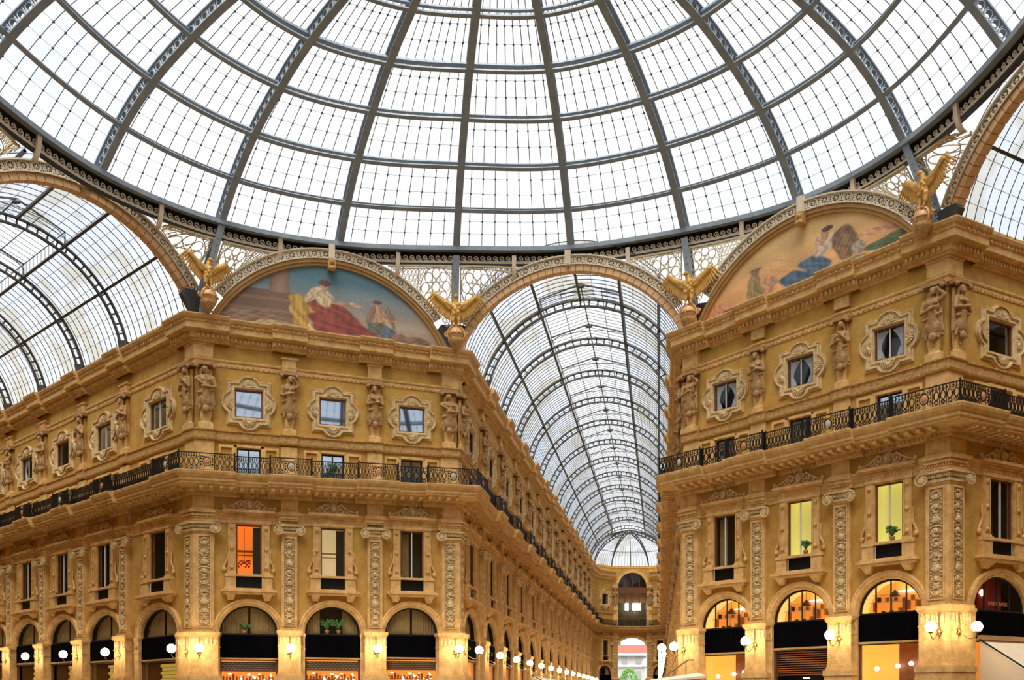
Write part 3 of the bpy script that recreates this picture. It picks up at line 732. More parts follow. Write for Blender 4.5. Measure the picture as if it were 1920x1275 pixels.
def T_lamp():
    # origin on the pier face, globe hangs .55 m out to one side (-y)
    b = MB(); b.ell((0, -.03, -.15), (.12, .05, .16), 8, 6)
    for a in range(5): b.ell((.13*math.cos(a*1.257), -.05, -.15+.16*math.sin(a*1.257)), (.05, .03, .05), 6, 4)
    b.tube([(.0, -.05, -.45), (.02, -.06, -.3), (0, -.05, .55)], .02, 5); b.tube(spiral(0, .62, .10, 1.2, 0, 1, -.05, 12), .014)
    br = b.mesh('bracket', 'brass')
    a = MB(); a.tube([(0, -.06, -.18), (0, -.30, -.38), (0, -.55, -.52), (0, -.78, -.50), (0, -.90, -.34), (0, -.90, -.22)], .022, 6)
    a.tube([(0, -.06, .1), (0, -.22, .22), (0, -.36, .12), (0, -.30, 0)], .014, 5)
    a.lathe((0, -.90, -.27), [(.0, -.02), (.07, 0), (.12, .05), (.14, .07)], 12)
    ar = a.mesh('arm', 'brass')
    g = MB(); g.ell((0, -.90, 0), (.245, .245, .245), 16, 10)
    return Template([('bracket', br, None), ('arm', ar, 0), ('lamp_globe', g.mesh('lamp_globe', 'globe_lit'), 0, None, 'glowing white globe')])
LAMP = T_lamp()

def fig(var):
    """half figure in a draped skirt, arms folded; base z=0, crown of head 3.45"""
    s = []
    s += [('c', (0, -.26, 1.55), (0, -.28, 2.05), .20, .22), ('e', (0, -.28, 2.35), (.30, .20, .34)), ('e', (0, -.27, 2.62), (.37, .17, .16)),
          ('e', (-.13, -.42, 2.48), (.14, .10, .12)), ('e', (.13, -.42, 2.48), (.14, .10, .12)), ('c', (0, -.28, 2.65), (0, -.32, 2.86), .10, .09)]
    tx = .05 if var % 2 else -.05
    s += [('e', (tx, -.36, 3.02), (.135, .155, .18)), ('e', (tx, -.30, 3.09), (.17, .17, .17)), ('e', (tx, -.52, 3.00), (.028, .04, .05)), ('e', (tx, -.47, 2.90), (.09, .07, .08) if var % 3 == 0 else (.05, .04, .04)),
          ('e', (tx-.05, -.485, 3.06), (.03, .02, .02)), ('e', (tx+.05, -.485, 3.06), (.03, .02, .02)), ('c', (tx-.15, -.30, 3.0), (tx-.18, -.28, 2.72), .07, .05), ('c', (tx+.15, -.30, 3.0), (tx+.18, -.28, 2.72), .07, .05)]
    for sx in (-1, 1):
        el = (sx*.46, -.34, 2.14 if var != 2 or sx > 0 else 2.5)
        hand = {0: (-sx*.16, -.56, 2.34+.10*sx), 1: (sx*.02, -.58, 2.62 if sx > 0 else 2.25), 2: (-sx*.10, -.55, 2.10)}[var % 3]
        if var == 3 and sx > 0: el = (.50, -.30, 2.75); hand = (.22, -.40, 3.12)
        s += [('c', (sx*.35, -.28, 2.60), el, .115, .095), ('c', el, hand, .09, .06), ('e', hand, (.08, .05, .07))]
        for k in range(4): s.append(('c', (hand[0]-sx*.03, hand[1]-.02, hand[2]+.045-.03*k), (hand[0]-sx*.12, hand[1]-.01, hand[2]+.04-.03*k), .018, .014))
    for k in range(11):                                     # skirt folds
        t = (k-5)/5; s.append(('c', (t*.22, -.34+.08*abs(t), 1.95), (t*.42+.05*math.sin(k*2.3), -.30+.12*abs(t), 1.05+.10*math.cos(k*1.9)), .075, .07))
    s += [('e', (0, -.22, 1.45), (.36, .22, .42)), ('c', (-.38, -.34, 1.80), (.36, -.36, 1.98), .07, .07), ('e', (0, -.34, .98), (.17, .13, .20)), ('c', (.3, -.3, 1.9), (.42, -.26, 1.2), .07, .05)]
    return sculpt('figure', s, .024, 'statue', 1)
FIGS = [fig(i) for i in range(4)]
def T_cary(i):
    h = MB()
    rows = [[(x, y, z) for x, y in ((-w, 0), (-w, -d), (w, -d), (w, 0))] for w, d, z in ((.36, .22, 0), (.36, .22, .30), (.30, .18, .32), (.22, .16, .40), (.32, .22, 1.25), (.30, .15, 3.1))]
    h.grid(rows)
    for zz, r in ((.78, .07), (.92, .05), (.66, .045), (1.02, .06)): h.ell((0, -.22, zz), (r*1.4, .05, r), 6, 4)
    herm = h.mesh('herm_pillar', 'stone')
    a = MB(); a.box(-.48, .48, -.46, 0, 3.24, 3.36); a.box(-.44, .44, -.40, 0, 3.36, 3.44)
    for sx in (-1, 1): a.ell((sx*.42, -.40, 3.18), (.12, .10, .12), 8, 6)
    return Template([('herm_pillar', herm, None), ('figure', FIGS[i], None), ('abacus', a.mesh('abacus', 'statue'), None)])
CARY = [T_cary(i) for i in range(4)]

# ------------------------------------------------------------------ put the facade elements on every wall
qv = {'facade_left': ['mirror']*3, 'facade_right': ['curtain', 'curtain', 'curtain'], 'left': ['divided', 'divided', 'dark', 'curtain', 'curtain'], 'right': ['dark', 'dark', 'dark']}
ql = {'mirror': 'reflecting the roof', 'curtain': 'with parted white curtains', 'dark': 'with dark glass', 'divided': 'with divided panes'}
tv = {'facade_left': ['orange', 'cream', 'olive'], 'facade_right': ['olive', 'yellow', 'yellow'], 'left': ['dark', 'white', 'white', 'white', 'white'], 'right': ['white', 'dark', 'dark']}
tl = {'orange': 'glowing orange', 'cream': 'lit cream', 'olive': 'behind brown curtain', 'yellow': 'lit yellow-green', 'dark': 'with dark panes', 'white': 'with white mullion'}
av = {'facade_left': [('curtain', 'glitter'), ('dark', 'glitter'), ('curtain', 'glitter')], 'facade_right': [('lit', 'wood'), ('lit', 'shutter'), ('lit', 'wood')], 'left': [('curtain', 'brick')]*5, 'right': [('red', 'plain')]*3}
al = {'curtain': 'curtained fanlight', 'dark': 'dark fanlight', 'lit': 'lit fanlight', 'red': 'red fanlight'}
wn_ = 1; plants = []; dn_ = 1
for r, (ch, i, cents, pils) in RUNS.items():
    far = r.startswith('centre')
    for k, x in enumerate(cents):
        if r == 'centre_right' and k > 8: continue
        w = where(r, k)
        sx = SXR[r]
        v = qv.get(r, ['dark'])[k % len(qv.get(r, ['dark']))]
        QF[v].inst('window_%d' % wn_, ch.mtx(x, 0, 16.8, 18.3, sx, i=i), 'quatrefoil-framed window %s, %s' % (ql[v], w), 'window', 'quatrefoil windows', 'structure'); wn_ += 1
        v = 'mirror' if (r.startswith('facade') or (r == 'left' and k == 0)) else 'dark'
        DOOR[v].inst('door_%d' % dn_, ch.mtx(x, 0, 13.0, 14.4, sx, i=i), 'balcony door behind railing, %s' % w, 'door', 'balcony doors', 'structure'); dn_ += 1
        v = tv.get(r, ['dark', 'white'])[k % len(tv.get(r, ['dark', 'white']))]
        TALL[v].inst('window_%d' % wn_, ch.mtx(x, 0, 6.64, 12, sx, i=i), 'tall pedimented window %s, %s' % (tl[v], w), 'window', 'tall pedimented windows', 'structure'); wn_ += 1
        u, l = av.get(r, [('curtain', 'plain')])[k % len(av.get(r, [('curtain', 'plain')]))]
        ARCH(u, l).inst('arched_shopfront', ch.mtx(x, 0, AZ, AZ+2, sx, i=i), 'black-signed arched shopfront with %s, %s' % (al[u], w), 'shopfront', 'arched shopfronts')
    for k, x in enumerate(pils):
        w = whp(r, k)
        PIL.inst('carved_pilaster', ch.mtx(x, 0, 0, 11.6, (1+SXR[r])/2, i=i), 'stone pilaster with arabesque panel, %s' % w, 'pilaster', 'carved pilasters')
        CARY[(k+len(r)) % 4].inst('caryatid_figure', ch.mtx(x, 0, 15.24, 18.6, (1+SXR[r])/2, i=i), 'brown stone half figure, %s' % w, 'statue', 'carved stone figures')
        if r in ('facade_left', 'facade_right'):
            LAMP.inst('wall_lamp', ch.mtx(x, .42, 3.18, i=i), 'glowing globe wall lamp, %s' % w, 'lamp', 'globe wall lamps')
        else:
            LAMP.inst('wall_lamp', ch.mtx(x, .42, 3.18, i=i), 'glowing globe wall lamp, %s' % w, 'lamp', 'globe wall lamps')
for (ch, i, nm) in CORN:
    f = ch.fold(i, 2.0)
    f2 = lambda x, y, z, f=f: f(x, y, z)
    f2.fold = True
    T = Template(pilaster_parts(f2, True))
    T.inst('corner_pilaster', Matrix.Identity(4), 'wide folded corner pilaster where %s meet' % nm, 'pilaster')
    for sg, side in ((-1, 'left'), (1, 'right')):
        sgi = i-1 if sg < 0 else i; x = ch.s[i]+sg*.50
        CARY[(i+(sg > 0)+(ch is B)) % 4].inst('caryatid_figure', ch.mtx(x, .10, 15.24, 18.6, 1.12, i=sgi), '%s stone figure of the pair where %s meet' % (side, nm), 'statue', 'paired corner figures')
        LAMP.inst('wall_lamp', ch.mtx(ch.s[i]+sg*.16, .48, 3.18, i=sgi), '%s globe lamp of the pair where %s meet' % (side, nm), 'lamp', 'globe wall lamps')

# ------------------------------------------------------------------ balcony railings
def rail_panels():
    def common(mb, W):
        mb.box(-W/2, W/2, -.03, .03, .93, .98); mb.box(-W/2, W/2, -.02, .02, .05, .08); mb.box(-W/2, W/2, -.02, .02, .76, .78)
    def unit(mb, x, w):
        mb.tube([(x+w*.36*math.cos(a), 0, .50+.20*math.sin(a)) for a in [j*math.pi/5 for j in range(10)]], .026, 4, closed=True)
        mb.tube([(x, 0, .70), (x, 0, .93)], .028, 4); mb.tube([(x, 0, .08), (x, 0, .30)], .018, 4)
        mb.tube([(x+w*.30*math.cos(a), 0, .20+.09*math.sin(a)) for a in [j*math.pi/3 for j in range(6)]], .026, 4, closed=True)
        mb.tube([(x-w/2, 0, .08), (x-w/2, 0, .93)], .018, 4)
        mb.ell((x-w/2, 0, .84), (.05, .03, .05), 5, 3)
    s = MB(); W = 1.0; common(s, W)
    for k in range(4): unit(s, -.375+.25*k, .25)
    pl = s.mesh('railing_panel', 'iron_black')
    m = MB(); common(m, .8)
    for sx in (-1, 1):
        for zz in (.24, .76): m.tube(spiral(sx*.24, zz, .13, 1.4, 0, sx, 0, 12), .018)
        m.tube([(sx*.38, 0, .05), (sx*.38, 0, .95)], .02)
        for zz in (.35, .5, .65): m.ell((sx*.30, 0, zz), (.045, .03, .06), 6, 4)
    m.tube([(.2*math.cos(a), 0, .50+.24*math.sin(a)) for a in [j*math.pi/8 for j in range(16)]], .03, 4, closed=True)
    mp = m.mesh('medallion_panel', 'iron_black')
    d = []
    for c in ('medallion_red', 'medallion_grey'):
        q = MB(); q.ell((0, -.02, .50), (.14, .05, .18), 12, 8); d.append(q.mesh('medallion', c))
    p = MB(); p.box(-.035, .035, -.035, .035, 0, 1.02); p.ell((0, 0, 1.04), (.05, .05, .05), 6, 4)
    return pl, mp, d, p.mesh('post', 'iron_black')
RP, RM, RD, RPOST = rail_panels()
def railing(ch, a, b, label, k0=0):
    root = link('balcony_railing', None, label=label, cat='railing', group=None)
    path = bpath(ch, a, b, ivs(ch, 1.12, 2.0), .30); pts = []
    for x, e, vi in path: pts.append(ch.V(vi, 1.22+e, 12.72) if vi is not None else (ch.V(ch.s.index(x), 1.22+e, 12.72) if x in ch.s[1:-1] else ch.P(x, 1.22+e, 12.72, ch.seg((a+b)/2))))
    root.location = pts[0]; base = Vector(pts[0]); kk = k0; far = 0
    for (p, q, (x1, e1, _), (x2, e2, _)) in zip(pts, pts[1:], path, path[1:]):
        p, q = Vector(p), Vector(q); L = (q-p).length
        if L < .02: continue
        ang = math.atan2(q.y-p.y, q.x-p.x); slope = (q.z-p.z)/max(.01, math.hypot(q.x-p.x, q.y-p.y))
        prj = e1 > 0 and e2 > 0
        segs = [('r', 0, L)]
        if prj and L > 1.4: m0 = L/2-.4; segs = [('r', 0, m0), ('m', m0, m0+.8), ('r', m0+.8, L)]
        for kind, u0, u1 in segs:
            c = p.lerp(q, (u0+u1)/2/L)-base; sx = (u1-u0)/(1.0 if kind == 'r' else .8)
            X = (q-p).normalized(); Xh = Vector((math.cos(ang), math.sin(ang), 0)); Y = Vector((-Xh.y, Xh.x, 0))
            if kind == 'r' and u1-u0 > 1.8:
                n = round((u1-u0)/1.0)
                for j in range(n):
                    cc = p.lerp(q, (u0+(j+.5)*(u1-u0)/n)/L)-base
                    o = link('railing_panel', RP, root); o.matrix_local = Matrix.Translation(cc) @ Matrix.Rotation(ang, 4, 'Z') @ Matrix.Diagonal(((u1-u0)/n, 1, 1, 1)); o.location.z += 0
            else:
                if kind == 'r' and u1-u0 < .15: continue
                o = link('railing_panel' if kind == 'r' else 'medallion_panel', RP if kind == 'r' else RM, root)
                o.matrix_local = Matrix.Translation(c) @ Matrix.Rotation(ang, 4, 'Z') @ Matrix.Diagonal((sx, 1, 1, 1))
                if kind == 'm':
                    md = link('medallion', RD[kk % 2], o, label='red enamel shield' if kk % 2 == 0 else 'grey enamel shield'); kk += 1
        o = link('post', RPOST, root); o.location = p-base
    return root
railing(A, 2, sA0, 'black iron balcony railing along the left arcade wall')
railing(A, sA0, sA1, 'black iron balcony railing with medallions across the left corner facade')
railing(A, sA1, A.s[3]-.5, 'long black iron balcony railing receding along the left of the central arcade')
railing(B, .5, sB1, 'black iron balcony railing seen edge-on along the right of the central arcade')
railing(B, sB1, sB2, 'black iron balcony railing with medallions across the right corner facade', 1)
railing(B, sB2, B.s[3]-.5, 'black iron balcony railing along the right arcade wall')

# ------------------------------------------------------------------ great arches of the octagon
def plane(P, Q, out=.0):
    P = np.array(P, float); Q = np.array(Q, float); L = float(np.hypot(*(Q-P))); u = (Q-P)/L; n = np.array((u[1], -u[0]))
    def f(x, y, z): q = (P+Q)/2+u*x+n*(-y+out); return (q[0], q[1], z+EYE)
    return f, L, math.atan2(u[1], u[0]), (P+Q)/2
def ring_arch(mb, r0, r1, y0, y1, zc, a0, n=48):
    A_ = [a0+(math.pi-2*a0)*k/n for k in range(n+1)]
    mb.grid([[(r*math.cos(a), y, zc+r*math.sin(a)) for a in A_] for r, y in ((r0, y1), (r0, y0), (r1, y0), (r1, y1))])
SIDES = {  # name: corners, centre height, radius, is an arcade opening
 'left arcade': (CM, C0, 18.15, 7.25, True), 'left lunette': (C0, C1, 17.9, 7.2, False), 'central arcade': (C1, C2, 17.9, 7.25, True),
 'right lunette': (C2, C3, 17.65, 7.12, False), 'right arcade': (C3, C4, 18.6, 7.25, True)}
ARF = {}
for nm, (P, Q, zc, R, opening) in SIDES.items():
    f, L, ang, mid = plane(P, Q, .0); ARF[nm] = (f, L, zc, R)
    root = link('ornamental_arch', None, label='pierced cream rosette arch over the %s' % nm.replace(' lunette', ' painted lunette'), cat='arch', group=None)
    zs = 22.6 if opening else 22.7; a0 = math.asin(min(.99, (zs-zc)/(R+.6)))
    b = MB(f); ring_arch(b, R+.36, R+.94, -.10, .3, zc, a0); dk = b; dk.m = 0
    b = MB(f)
    for r0, r1 in ((R+.36, R+.42), (R+.87, R+.94)): ring_arch(b, r0, r1, -.20, -.08, zc, a0)
    n = int((math.pi-2*a0)*(R+.65)/.62); rosette = MB(f); dk.m = 1
    for k in range(n):
        a = a0+(math.pi-2*a0)*(k+.5)/n; cx, cz = (R+.645)*math.cos(a), zc+(R+.645)*math.sin(a)
        rosette.tube([(cx+.215*math.cos(t), -.12, cz+.215*math.sin(t)) for t in [j*math.pi/6 for j in range(12)]], .024, 4, closed=True)
        rosette.ell((cx, -.12, cz), (.045, .03, .045), 6, 3)
        for j in range(8): t = j*math.pi/4+a; dk.ell((cx+.125*math.cos(t), -.10, cz+.125*math.sin(t)), (.028+.03*abs(math.cos(t)), .012, .028+.03*abs(math.sin(t))), 5, 3)
        for s_ in (-.5, -.34, .34):
            a2 = a+s_*(math.pi-2*a0)/n
            for rr in ((.50, .60, .70, .80) if s_ == -.5 else (.48, .81)):
                dk.ell(((R+rr)*math.cos(a2), -.10, zc+(R+rr)*math.sin(a2)), (.036, .012, .036), 5, 3)
    link('plate', dk.mesh('plate', 'cream_iron', 'shadow_iron'), root)
    link('rim', b.mesh('rim', 'cream_iron'), root); link('rosette_band', rosette.mesh('rosettes', 'cream_iron'), root)
    if opening:
        b = MB(f); n = int((math.pi-2*.45)*R/.42)
        for k in range(n):
            t0 = .42+(math.pi-.84)*k/n+.0028; t1 = .42+(math.pi-.84)*(k+1)/n-.0028
            rows = [[(r*math.cos(t), y, zc+r*math.sin(t)) for r, y in ((R, .35), (R, -.12), (R+.33, -.12), (R+.33, .35))] for t in (t0, t1)]; b.grid(rows, True); b.quad(*rows[0]); b.quad(*rows[1])
        link('tile_course', b.mesh('tiles', 'tile_terracotta'), root, label='terracotta tile soffit')
        b = MB(f)
        for sx in (-1, 1):
            for k in range(4): x = sx*(L/2-.12); b.box(x-.17, x+.17, -.10, .3, 20.98+.38*k, 21.32+.38*k)
        link('tile_pier', b.mesh('tile_pier', 'tile_cream'), root, label='cream spotted tiles')
        b = MB(f); ring_arch(b, R+.33, R+.36, -.15, .3, zc, .42); ring_arch(b, R+.02, R+.33, -.08, .3, zc, .42); link('arch_edge', b.mesh('edge', 'arch_mould'), root)
    else:
        b = MB(f); ring_arch(b, R, R+.16, -.04, .3, zc, .44); ring_arch(b, R+.16, R+.33, -.12, .3, zc, .44); link('arch_moulding', b.mesh('moulding', 'arch_mould'), root, label='tan moulded border')
# keystone brackets at the crown of each arch
for nm, (P, Q, zc, R, opening) in SIDES.items():
    f, L, ang, mid = plane(P, Q, .0); b = MB(f); b.box(-.17, .17, -.34, -.1, zc+R+.30, zc+R+1.15); b.box(-.06, .06, -.37, -.34, zc+R+.35, zc+R+1.1)
    link('crown_bracket', b.mesh('crown_bracket', 'cream_iron'), label='flat cream bracket at the crown of the arch over the %s' % nm.replace(' lunette', ' painted lunette'), cat='bracket')
    if not opening:
        b = MB(f); b.box(-.22, .22, -.40, 0, zc+R-.25, zc+R+.30); b.ell((0, -.36, zc+R-.25), (.20, .18, .16), 8, 5); b.ell((0, -.42, zc+R+.1), (.14, .1, .16), 8, 5)
        link('keystone', b.mesh('keystone', 'stone_band'), label='carved keystone console at the top of the %s' % nm.replace('lunette', 'painted lunette'), cat='keystone')

# ------------------------------------------------------------------ painted lunettes (generic allegorical scenery)
def paint(u, v, c, blobs):
    for cu, cv, ru, rv, col, sh in blobs:
        x = (u-cu+sh*(v-cv))/ru; y = (v-cv)/rv; w = .10*math.sin(u*47+cv*9)+.08*math.sin(v*39+u*21+cu*5); d = math.hypot(x, y)+w
        if d < 1.0:
            al = min(1, (1.0-d)*7); fold = 1+.24*math.sin(x*7+y*5+math.sin(y*6)*1.5)+.14*math.sin(x*17-y*9); rim = .70+.40*(.5-.5*x)*(.6+.4*max(-1, min(1, y)))
            c = c*(1-al)+np.array(col)*max(.3, fold*rim*1.25)*al
    return c
def grain(u, v, a): return ((math.sin(u*9173.1+v*3331.7)*43758.5) % 1-.5)*a
BL = [(.15, .22, .16, .10, (.25, .16, .11), .2), (.27, .10, .11, .09, (.50, .44, .28), 0), (.26, .16, .07, .05, (.38, .28, .15), 0), (.385, .30, .055, .34, (.46, .28, .06), .08), (.43, .18, .035, .2, (.50, .42, .22), 0),
      (.54, .22, .15, .19, (.24, .05, .04), .35), (.50, .42, .09, .14, (.27, .06, .045), .3), (.46, .60, .045, .15, (.62, .50, .30), .1), (.425, .60, .03, .10, (.55, .42, .26), -.3), (.555, .52, .07, .022, (.50, .30, .18), .2), (.605, .53, .022, .035, (.55, .42, .28), .5),
      (.47, .735, .019, .055, (.50, .30, .19), 0), (.47, .70, .012, .06, (.50, .30, .19), 0), (.473, .775, .026, .045, (.13, .06, .04), 0), (.715, .42, .03, .15, (.48, .28, .16), .1), (.705, .58, .016, .04, (.45, .26, .16), 0), (.705, .60, .022, .03, (.15, .07, .04), 0), (.76, .42, .02, .17, (.26, .18, .13), .12), (.675, .42, .016, .15, (.26, .18, .13), -.1), (.755, .37, .045, .014, (.45, .28, .16), .8),
      (.70, .25, .055, .08, (.13, .14, .10), 0), (.64, .06, .16, .07, (.10, .11, .17), 0), (.755, .19, .040, .08, (.10, .14, .20), 0), (.86, .10, .10, .08, (.20, .12, .09), 0), (.80, .16, .04, .05, (.24, .14, .10), 0), (.93, .04, .06, .04, (.32, .20, .15), 0)]
def painter_left(u, v):
    t = max(0, min(1, (v-.30)/.5)); c = np.array((.40, .33, .26))*(1-t)+np.array((.10, .22, .28))*t
    c = c*(1+.10*math.sin(u*11+v*6)*math.sin(v*17))
    if u > .5 and v < .42: k = max(0, math.sin(u*19+v*10)*math.sin(v*26-u*5)); c = c*(1-.4*k)+np.array((.52, .42, .32))*.4*k
    if u > .72 and v < .25: c = c*.6+np.array((.34, .27, .19))*.4
    if u < .35 and v < .60-.1*max(0, u-.25): c = np.array((.20, .125, .085))*(.9+(.35 if int(v*26) % 4 == 0 else 0)+.1*math.sin(u*30))
    if .235 < u < .325 and v > .58: c = np.array((.25, .16, .12))*(.75+.6*max(0, math.sin((u-.235)/.09*math.pi)))
    c = paint(u, v, c, BL); return tuple(np.clip(c*(1+grain(u, v, .28)), .01, 1))
BR = [(.13, .08, .10, .12, (.09, .07, .08), .1), (.17, .14, .05, .07, (.12, .07, .05), 0), (.09, .22, .03, .12, (.62, .28, .14), 0), (.275, .26, .045, .22, (.28, .21, .09), .08), (.27, .47, .03, .08, (.34, .24, .11), 0), (.275, .56, .020, .045, (.30, .16, .09), 0), (.28, .60, .032, .018, (.22, .12, .06), 0),
      (.345, .34, .04, .13, (.50, .27, .15), 0), (.40, .13, .13, .05, (.45, .13, .09), .4), (.49, .24, .10, .17, (.07, .12, .19), .35), (.55, .38, .07, .15, (.08, .14, .22), .3), (.60, .58, .045, .14, (.55, .45, .34), -.25), (.575, .66, .03, .08, (.56, .36, .22), 0), (.59, .745, .018, .045, (.50, .28, .17), .1), (.595, .70, .012, .05, (.50, .28, .17), 0), (.60, .785, .028, .035, (.10, .06, .05), 0),
      (.67, .62, .05, .14, (.20, .12, .07), -.1), (.69, .48, .06, .16, (.24, .15, .09), 0), (.735, .40, .03, .10, (.36, .30, .24), 0), (.72, .25, .14, .05, (.22, .17, .14), 0), (.83, .34, .10, .06, (.09, .13, .07), .1), (.90, .40, .07, .05, (.12, .15, .08), 0), (.82, .52, .09, .05, (.60, .34, .20), 1.2), (.92, .22, .10, .04, (.30, .22, .14), 0)]
def painter_right(u, v):
    t = max(0, min(1, v*1.2)); c = np.array((.72, .33, .15))*(1-t)+np.array((.70, .47, .20))*t
    c = c*(1+.14*math.sin(u*9+v*13)*math.sin(u*23-v*7)); 
    if abs(math.sin(u*30+v*22)) < .16 and .34 < u < .46 and .4 < v < .7: c = c*.8
    c = paint(u, v, c, BR); return tuple(np.clip(c*(1+grain(u, v, .25)), .01, 1))
pm = mat('painting', (1, 1, 1), .6); _n = pm.node_tree.nodes; _a = _n.new('ShaderNodeVertexColor'); _a.layer_name = 'paint'
pm.node_tree.links.new(_a.outputs['Color'], _n['Principled BSDF'].inputs['Base Color'])
for nm, fn, lab in (('left lunette', painter_left, 'arched painting with teal sky and red and ochre drapery, above the left facade'),
                    ('right lunette', painter_right, 'arched painting with peach sky and dark blue drapery, above the right facade')):
    f, L, zc, R = ARF[nm]; zb = 20.85; hx = math.sqrt(R*R-(zb-zc)**2); NU, NV = 200, 90; mb = MB(f); cols = []
    rows = []
    for j in range(NV+1):
        row = []
        for i in range(NU+1):
            u = i/NU; x = (u*2-1)*hx; zt = zc+math.sqrt(max(0, R*R-x*x)); z = zb+(max(zt, zb+.001)-zb)*j/NV
            row.append((x, .10, z)); cols.append(fn(u, (z-zb)/(zc+R-zb)))
        rows.append(row)
    mb.grid(rows); me = mb.mesh('painting', 'painting'); ca = me.color_attributes.new('paint', 'FLOAT_COLOR', 'POINT')
    ca.data.foreach_set('color', [c for q in cols for c in (*q, 1.0)])
    link('painted_lunette', me, label=lab, cat='painting')

# ------------------------------------------------------------------ eagles on globes at the four corners
def eagle_parts(turn):
    s = [('e', (0, -.30, 1.45), (.30, .28, .50)), ('c', (0, -.32, 1.75), (turn*.06, -.38, 2.12), .20, .14), ('e', (turn*.10, -.44, 2.22), (.15, .17, .14)), ('c', (turn*.20, -.50, 2.22), (turn*.34 if turn else 0, -.62, 2.13), .06, .025),
         ('c', (-.15, -.34, 1.2), (-.17, -.40, .82), .17, .12), ('c', (.15, -.34, 1.2), (.17, -.40, .82), .17, .12), ('c', (-.17, -.42, .8), (-.14, -.46, .62), .06, .06), ('c', (.17, -.42, .8), (.14, -.46, .62), .06, .06),
         ('c', (0, -.15, 1.1), (0, -.05, .45), .18, .10)]
    for sx in (-1, 1):
        for k in range(3): s.append(('c', (sx*.15, -.46, .62), (sx*.15+(k-1)*.09, -.60, .52), .035, .03))
    for k in range(14): a = k*2.4; s.append(('e', (.2*math.cos(a), -.46-.08*math.sin(a), 1.15+.05*k), (.09, .07, .11)))
    body = sculpt('eagle_body', s, .03, 'gilt', 1); wings = []
    for sx in (-1, 1):
        w = [('c', (sx*.20, -.28, 1.70), (sx*.60, -.25, 1.90), .20, .18), ('c', (sx*.60, -.25, 1.92), (sx*1.32, -.22, 2.52), .17, .06), ('c', (sx*.40, -.24, 1.6), (sx*.85, -.22, 1.95), .18, .14)]
        for k in range(12):
            t = k/11; a = (sx*(.28+.98*t), -.24, 1.75+.70*t); ln = .80+.45*t; dx, dz = sx*(.16+.75*t*t*.5), -1
            e = (a[0]+dx*ln*.8, -.18, a[2]+dz*ln*(1-.55*t)); s_ = ('c', a, e, .075, .05); w.append(s_)
        for k in range(8):
            t = k/7; w.append(('e', (sx*(.32+.8*t), -.34, 1.60+.66*t), (.15, .08, .16)))
        wings.append(sculpt('wing', w, .03, 'gilt', 1))
    g = MB(); g.ell((0, -.42, .0), (.43, .42, .43), 18, 12); g.tube([(.47*math.cos(a), -.42-.45*math.sin(a), 0) for a in [j*math.pi/12 for j in range(24)]], .03, 5, closed=True)
    g.tube([(0, -.42-.45*math.sin(a), .47*math.cos(a)) for a in [j*math.pi/12 for j in range(24)]], .03, 5, closed=True)
    g.tube([(.50*math.cos(a), -.50, .50*math.sin(a)) for a in [j*math.pi/12 for j in range(24)]], .05, 6, closed=True)
    for sx in (-1, 1): g.tube(spiral(sx*.52, .05, .17, 1.3, 0, sx, -.35, 12), .06, 5)
    gl = g.mesh('globe', 'globe_gilt')
    b = MB(); b.lathe((0, -.35, 0), [(.40, -.20), (.48, -.30), (.42, -.46), (.30, -.66), (.16, -.84), (.07, -.94), (0, -.96)], 14)
    return [('eagle_body', body, None), ('wing', wings[0], 0), ('wing', wings[1], 0), ('globe', gl, None, None, 'banded gilt globe'), ('pendant_bracket', b.mesh('bracket', 'stone_band'), None)]
EPOS = [((-16.62, 52.0), 21.95, .9, 1, C0, 'left lunette and left arcade'), ((-3.33, 56.45), 21.55, 1.0, 0, C1, 'left lunette and central arcade'),
        ((10.0, 53.6), 21.65, 1.0, -1, C2, 'central arcade and right lunette'), ((18.95, 43.6), 21.95, .95, -1, C3, 'right lunette and right arcade')]
for (x, y), z, sc, turn, c, nm in EPOS:
    Template(eagle_parts(turn)).inst('eagle_statue', Matrix.Translation((x, y, z+EYE)) @ Matrix.Rotation(math.atan2(x+.46, -(y-36.5))+math.pi, 4, 'Z') @ Matrix.Scale(sc, 4),
        'gilded eagle with raised wings on a globe, between the %s' % nm, 'statue', 'gilded corner eagles')

# ------------------------------------------------------------------ iron dome
BK = {-6: (-21.6, 26.5), -5: (-23.3, 33.6), -4: (-22.59, 40.58), -3: (-20.18, 47.26), -2: (-15.81, 52.33), -1: (-9.86, 55.05), 0: (-3.23, 55.85), 1: (3.41, 55.88), 2: (9.62, 53.71), 3: (14.81, 49.93), 4: (18.28, 44.75), 5: (19.67, 38.51), 6: (19.5, 31.8), 7: (18.0, 25.6), 8: (13.8, 20.6), 9: (7.6, 17.4), 10: (.4, 16.3), 11: (-7.2, 16.9), 12: (-15.2, 20.2)}
DC = np.array((-.46, 36.51)); RHO = [1, .93, .84, .724, .599, .448, .30, .16]; DZ = [26.3, 27.94, 29.46, 30.71, 31.69, 32.34, 32.9, 33.2]
def cub(p0, p1, p2, p3, t):
    return .5*((2*p1)+(-p0+p2)*t+(2*p0-5*p1+4*p2-p3)*t*t+(-p0+3*p1-3*p2+p3)*t**3)
def Bk(k):
    i = math.floor(k); t = k-i
    P = [np.array(BK[(j+6) % 19-6]) for j in (i-1, i, i+1, i+2)]; return cub(*P, t)
def rz(j, T):
    i = max(0, min(6, math.floor(j))); t = j-i; g = lambda q: T[q] if 0 <= q < 8 else (2*T[0]-T[1] if q < 0 else 2*T[7]-T[6])
    return cub(g(i-1), g(i), g(i+1), g(i+2), t)
RES = {-4: 0, -3: -.15, -2: -.04, -1: .08, 0: .20, 1: .28, 2: .19, 3: -.15, 4: -.14, 5: -.03}
def rk(k):
    i = math.floor(k); g = lambda q: RES.get(q, 0); return cub(g(i-1), g(i), g(i+1), g(i+2), k-i)
